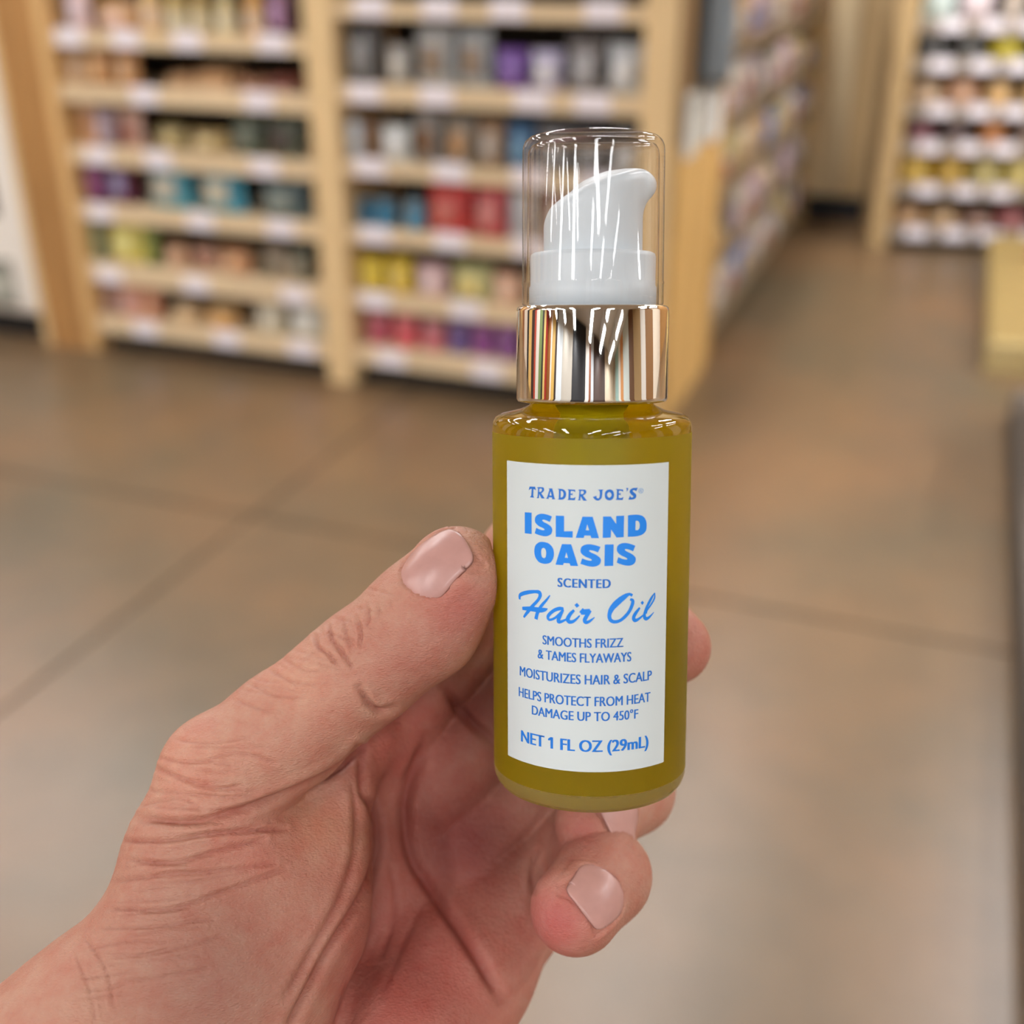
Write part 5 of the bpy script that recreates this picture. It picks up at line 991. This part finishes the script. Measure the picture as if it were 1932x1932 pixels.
# nails: plates set into the ends of thumb, ring and little finger
NAILS = []
def nail(at, z, axis, normal, length, width):
    c = HP(*at, z); e1 = np.array(axis, float); e1 /= np.linalg.norm(e1)
    n = np.array(normal, float); n -= e1 * (n @ e1); n /= np.linalg.norm(n); e2 = np.cross(n, e1)
    # slide the centre onto the skin
    for _ in range(60): c = c - n * 0.8 * float(dist(c[None])[0]) * 0.6
    nu, nv = 25, 25; G_ = []
    for j in range(nv):
        v = -1 + 2 * j / (nv - 1)
        wf_ = 1.0 if v > -0.35 else math.sqrt(max(0.0, 1 - ((-0.35 - v) / 0.65) ** 2)) ** 0.8
        if v > 0.7: wf_ = math.sqrt(max(0.0, 1 - ((v - 0.7) / 0.36) ** 2)) ** 0.5
        wf_ *= 1 - 0.14 * min(1, max(0, v + 0.2))
        vv = v
        for i in range(nu):
            u_ = -1 + 2 * i / (nu - 1)
            G_.append((u_ * max(wf_, 0.05) * width / 2, (vv - (0.10 * u_ * u_ if v > 0.5 else 0)) * length / 2, u_, v))
    G_ = np.array(G_)
    P = c + G_[:, :1] * e2 + G_[:, 1:2] * e1 + n * 9.0
    for _ in range(90):
        d = dist(P); P = P - n * np.clip(d, -1, 1)[:, None] * 0.5
    P0 = P.copy()
    # even, cylinder-like plate: low-order fit of the height over the nail bed
    X = G_[:, 0]; Y = G_[:, 1]; Hh = (P0 - c) @ n
    Amat = np.stack([np.ones_like(X), X, Y, X * X, Y * Y, X * Y, X ** 3, X ** 4, X * X * Y], 1)
    good = (np.abs(Hh) < 3.2) & (np.abs(dist(P0)) < 0.3)
    cf = np.linalg.lstsq(Amat[good], Hh[good], rcond=None)[0]
    Hs = Amat @ cf
    edge = np.maximum(np.abs(G_[:, 2]) ** 4, np.clip(-G_[:, 3], 0, 1) ** 6)
    H2 = Hs + 0.0 - 0.16 * edge + 0.15 * np.clip(G_[:, 3] - 0.6, 0, 1)
    top = c + X[:, None] * e2 + Y[:, None] * e1 + H2[:, None] * n
    bot = top - n * 0.45
    NAILS.append((c, e1, e2, n, length, width, top, bot, nu, nv))
T0, T1 = HP(*THUMB[-2][:3]), HP(*THUMB[-1][:3])
nail((803, 1044), 186, (0.74, 0.67, 0.0), (-0.56, 0.60, 0.57), 12.3, 9.8)
T0, T1 = HP(*PINKY[-2][:3]), HP(*PINKY[-1][:3])
nail((1158, 1690), 194, T1 - T0, (0.60, 0.16, 0.75), 9.6, 9.6)
T0, T1 = HP(*RING[-2][:3]), HP(*RING[-1][:3])
nail((1200, 1560), 208, T1 - T0, (0.75, -0.50, 0.45), 9.0, 8.6)
for c, e1, e2, n, L_, W_, *_r in NAILS:
    r = co - c; u_ = r @ e2 / (W_ / 2); v_ = r @ e1 / (L_ / 2); h_ = r @ n
    ok = (np.abs(h_) < 6) & (nrm @ n > 0.1)
    wf_ = np.where(v_ > -0.35, 1.0, np.sqrt(np.clip(1 - ((-0.35 - v_) / 0.65) ** 2, 0.02, 1)))
    du = np.abs(u_) / wf_
    s = np.maximum(du, np.where(v_ > 0, v_ * 1.0, -v_))
    disp += np.where(ok, -0.08 * np.exp(-((s - 1.0) / 0.06) ** 2) + 0.16 * np.exp(-((s - 1.13) / 0.09) ** 2) * (v_ < 0.85) - 0.30 * (s < 1.0), 0)
co2 = co + nrm * disp[:, None]
me.vertices.foreach_set('co', co2.astype(np.float32).ravel())
me.polygons.foreach_set('use_smooth', np.ones(len(me.polygons), bool))

# skin colour: paler thumb back, redder palm and pads; hollow shade, highlights painted in
def lin(c): return np.array(srgb(*c))
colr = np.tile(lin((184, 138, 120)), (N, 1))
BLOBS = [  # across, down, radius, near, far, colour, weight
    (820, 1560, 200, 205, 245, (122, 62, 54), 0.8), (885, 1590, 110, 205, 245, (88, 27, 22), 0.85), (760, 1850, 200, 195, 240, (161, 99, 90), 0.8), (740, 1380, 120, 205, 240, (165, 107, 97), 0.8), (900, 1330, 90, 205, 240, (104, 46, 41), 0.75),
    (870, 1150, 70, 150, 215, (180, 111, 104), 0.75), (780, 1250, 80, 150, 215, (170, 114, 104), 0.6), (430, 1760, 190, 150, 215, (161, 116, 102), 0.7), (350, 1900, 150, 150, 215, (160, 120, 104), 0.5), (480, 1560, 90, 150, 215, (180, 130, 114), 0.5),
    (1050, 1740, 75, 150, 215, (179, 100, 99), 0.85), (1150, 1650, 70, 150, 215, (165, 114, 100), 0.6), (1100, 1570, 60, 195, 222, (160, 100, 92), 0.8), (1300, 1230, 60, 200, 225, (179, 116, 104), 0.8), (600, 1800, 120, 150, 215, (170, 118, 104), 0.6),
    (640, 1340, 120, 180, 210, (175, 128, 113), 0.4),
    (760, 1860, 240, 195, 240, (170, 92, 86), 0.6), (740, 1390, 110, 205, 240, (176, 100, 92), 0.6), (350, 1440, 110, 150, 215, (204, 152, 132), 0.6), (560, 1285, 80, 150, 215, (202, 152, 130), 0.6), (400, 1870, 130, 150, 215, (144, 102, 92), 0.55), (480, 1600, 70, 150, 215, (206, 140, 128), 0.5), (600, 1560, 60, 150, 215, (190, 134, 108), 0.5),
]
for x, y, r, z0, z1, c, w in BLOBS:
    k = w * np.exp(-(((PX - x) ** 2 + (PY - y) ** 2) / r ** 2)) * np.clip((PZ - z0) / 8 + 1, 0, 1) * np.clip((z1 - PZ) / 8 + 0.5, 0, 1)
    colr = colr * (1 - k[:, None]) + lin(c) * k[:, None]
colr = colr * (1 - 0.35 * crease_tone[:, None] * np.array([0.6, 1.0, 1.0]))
at_ = me.color_attributes.new('pigment_shade', 'FLOAT_COLOR', 'POINT')
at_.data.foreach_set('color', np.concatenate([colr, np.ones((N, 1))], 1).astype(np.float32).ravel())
M_SKIN = bpy.data.materials.new('skin'); M_SKIN.use_nodes = True
nt = M_SKIN.node_tree; b = nt.nodes['Principled BSDF']
ca = nt.nodes.new('ShaderNodeVertexColor'); ca.layer_name = 'pigment_shade'
tc = nt.nodes.new('ShaderNodeTexCoord')
n1 = nt.nodes.new('ShaderNodeTexNoise'); n1.inputs['Scale'].default_value = 0.22; n1.inputs['Detail'].default_value = 6; n1.inputs['Roughness'].default_value = 0.65
r1 = nt.nodes.new('ShaderNodeValToRGB'); r1.color_ramp.elements[0].position = 0.32; r1.color_ramp.elements[0].color = (1.0, 0.78, 0.74, 1); r1.color_ramp.elements[1].position = 0.66; r1.color_ramp.elements[1].color = (1.08, 1.1, 1.06, 1)
mx = nt.nodes.new('ShaderNodeMix'); mx.data_type = 'RGBA'; mx.blend_type = 'MULTIPLY'; mx.inputs['Factor'].default_value = 0.95; mx.clamp_result = False
nt.links.new(tc.outputs['Object'], n1.inputs['Vector']); nt.links.new(n1.outputs['Fac'], r1.inputs['Fac'])
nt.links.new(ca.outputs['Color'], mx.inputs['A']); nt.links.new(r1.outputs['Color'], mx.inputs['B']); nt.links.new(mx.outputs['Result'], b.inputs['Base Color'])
vo = nt.nodes.new('ShaderNodeTexVoronoi'); vo.inputs['Scale'].default_value = 1.6; vo.feature = 'DISTANCE_TO_EDGE'
n2 = nt.nodes.new('ShaderNodeTexNoise'); n2.inputs['Scale'].default_value = 1.1; n2.inputs['Detail'].default_value = 5
mpn = nt.nodes.new('ShaderNodeMapping'); mpn.inputs['Scale'].default_value = (0.7, 1.7, 1.0); mpn.inputs['Rotation'].default_value = (0, 0, 0.5)
nt.links.new(tc.outputs['Object'], mpn.inputs['Vector']); nt.links.new(mpn.outputs['Vector'], vo.inputs['Vector']); nt.links.new(tc.outputs['Object'], n2.inputs['Vector'])
b1 = nt.nodes.new('ShaderNodeBump'); b1.inputs['Strength'].default_value = 0.5; b1.inputs['Distance'].default_value = 0.0003
b2 = nt.nodes.new('ShaderNodeBump'); b2.inputs['Strength'].default_value = 0.5; b2.inputs['Distance'].default_value = 0.0004
nt.links.new(vo.outputs['Distance'], b1.inputs['Height']); nt.links.new(n2.outputs['Fac'], b2.inputs['Height']); nt.links.new(b1.outputs['Normal'], b2.inputs['Normal']); nt.links.new(b2.outputs['Normal'], b.inputs['Normal'])
b.inputs['Roughness'].default_value = 0.5; b.inputs['Specular IOR Level'].default_value = 0.22
b.inputs['Subsurface Weight'].default_value = 0.12; b.inputs['Subsurface Radius'].default_value = (1.0, 0.35, 0.2); b.inputs['Subsurface Scale'].default_value = 0.002
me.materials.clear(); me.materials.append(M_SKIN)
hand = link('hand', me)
hand.matrix_world = Matrix.Translation(held((0, 0, 0))) @ ROT.to_4x4() @ Matrix.Scale(MM, 4)
tag(hand, 'left hand with thumb and curled fingers gripping the oil bottle', 'hand')
M_NAIL = mat('fingernail', srgb(188, 142, 134), 0.3, var=0.06, scale=0.3)
for c, e1, e2, n, L_, W_, top, bot, nu, nv in NAILS:
    VV = np.concatenate([top, bot]); F_ = []; K = nu * nv
    for j in range(nv - 1):
        for i in range(nu - 1):
            a, b_, c_, d_ = j * nu + i, j * nu + i + 1, (j + 1) * nu + i + 1, (j + 1) * nu + i
            F_.append((a, b_, c_, d_)); F_.append((K + d_, K + c_, K + b_, K + a))
    ring = [i for i in range(nu)] + [j * nu + nu - 1 for j in range(1, nv)] + [(nv - 1) * nu + i for i in range(nu - 2, -1, -1)] + [j * nu for j in range(nv - 2, 0, -1)]
    for p, q_ in zip(ring, ring[1:] + ring[:1]): F_.append((q_, p, K + p, K + q_))
    nm = np_mesh('fingernail', VV, np.array(F_))
    nm.materials.append(M_NAIL)
    link('fingernail', nm, None, hand)['label'] = 'smooth pale pink nail'
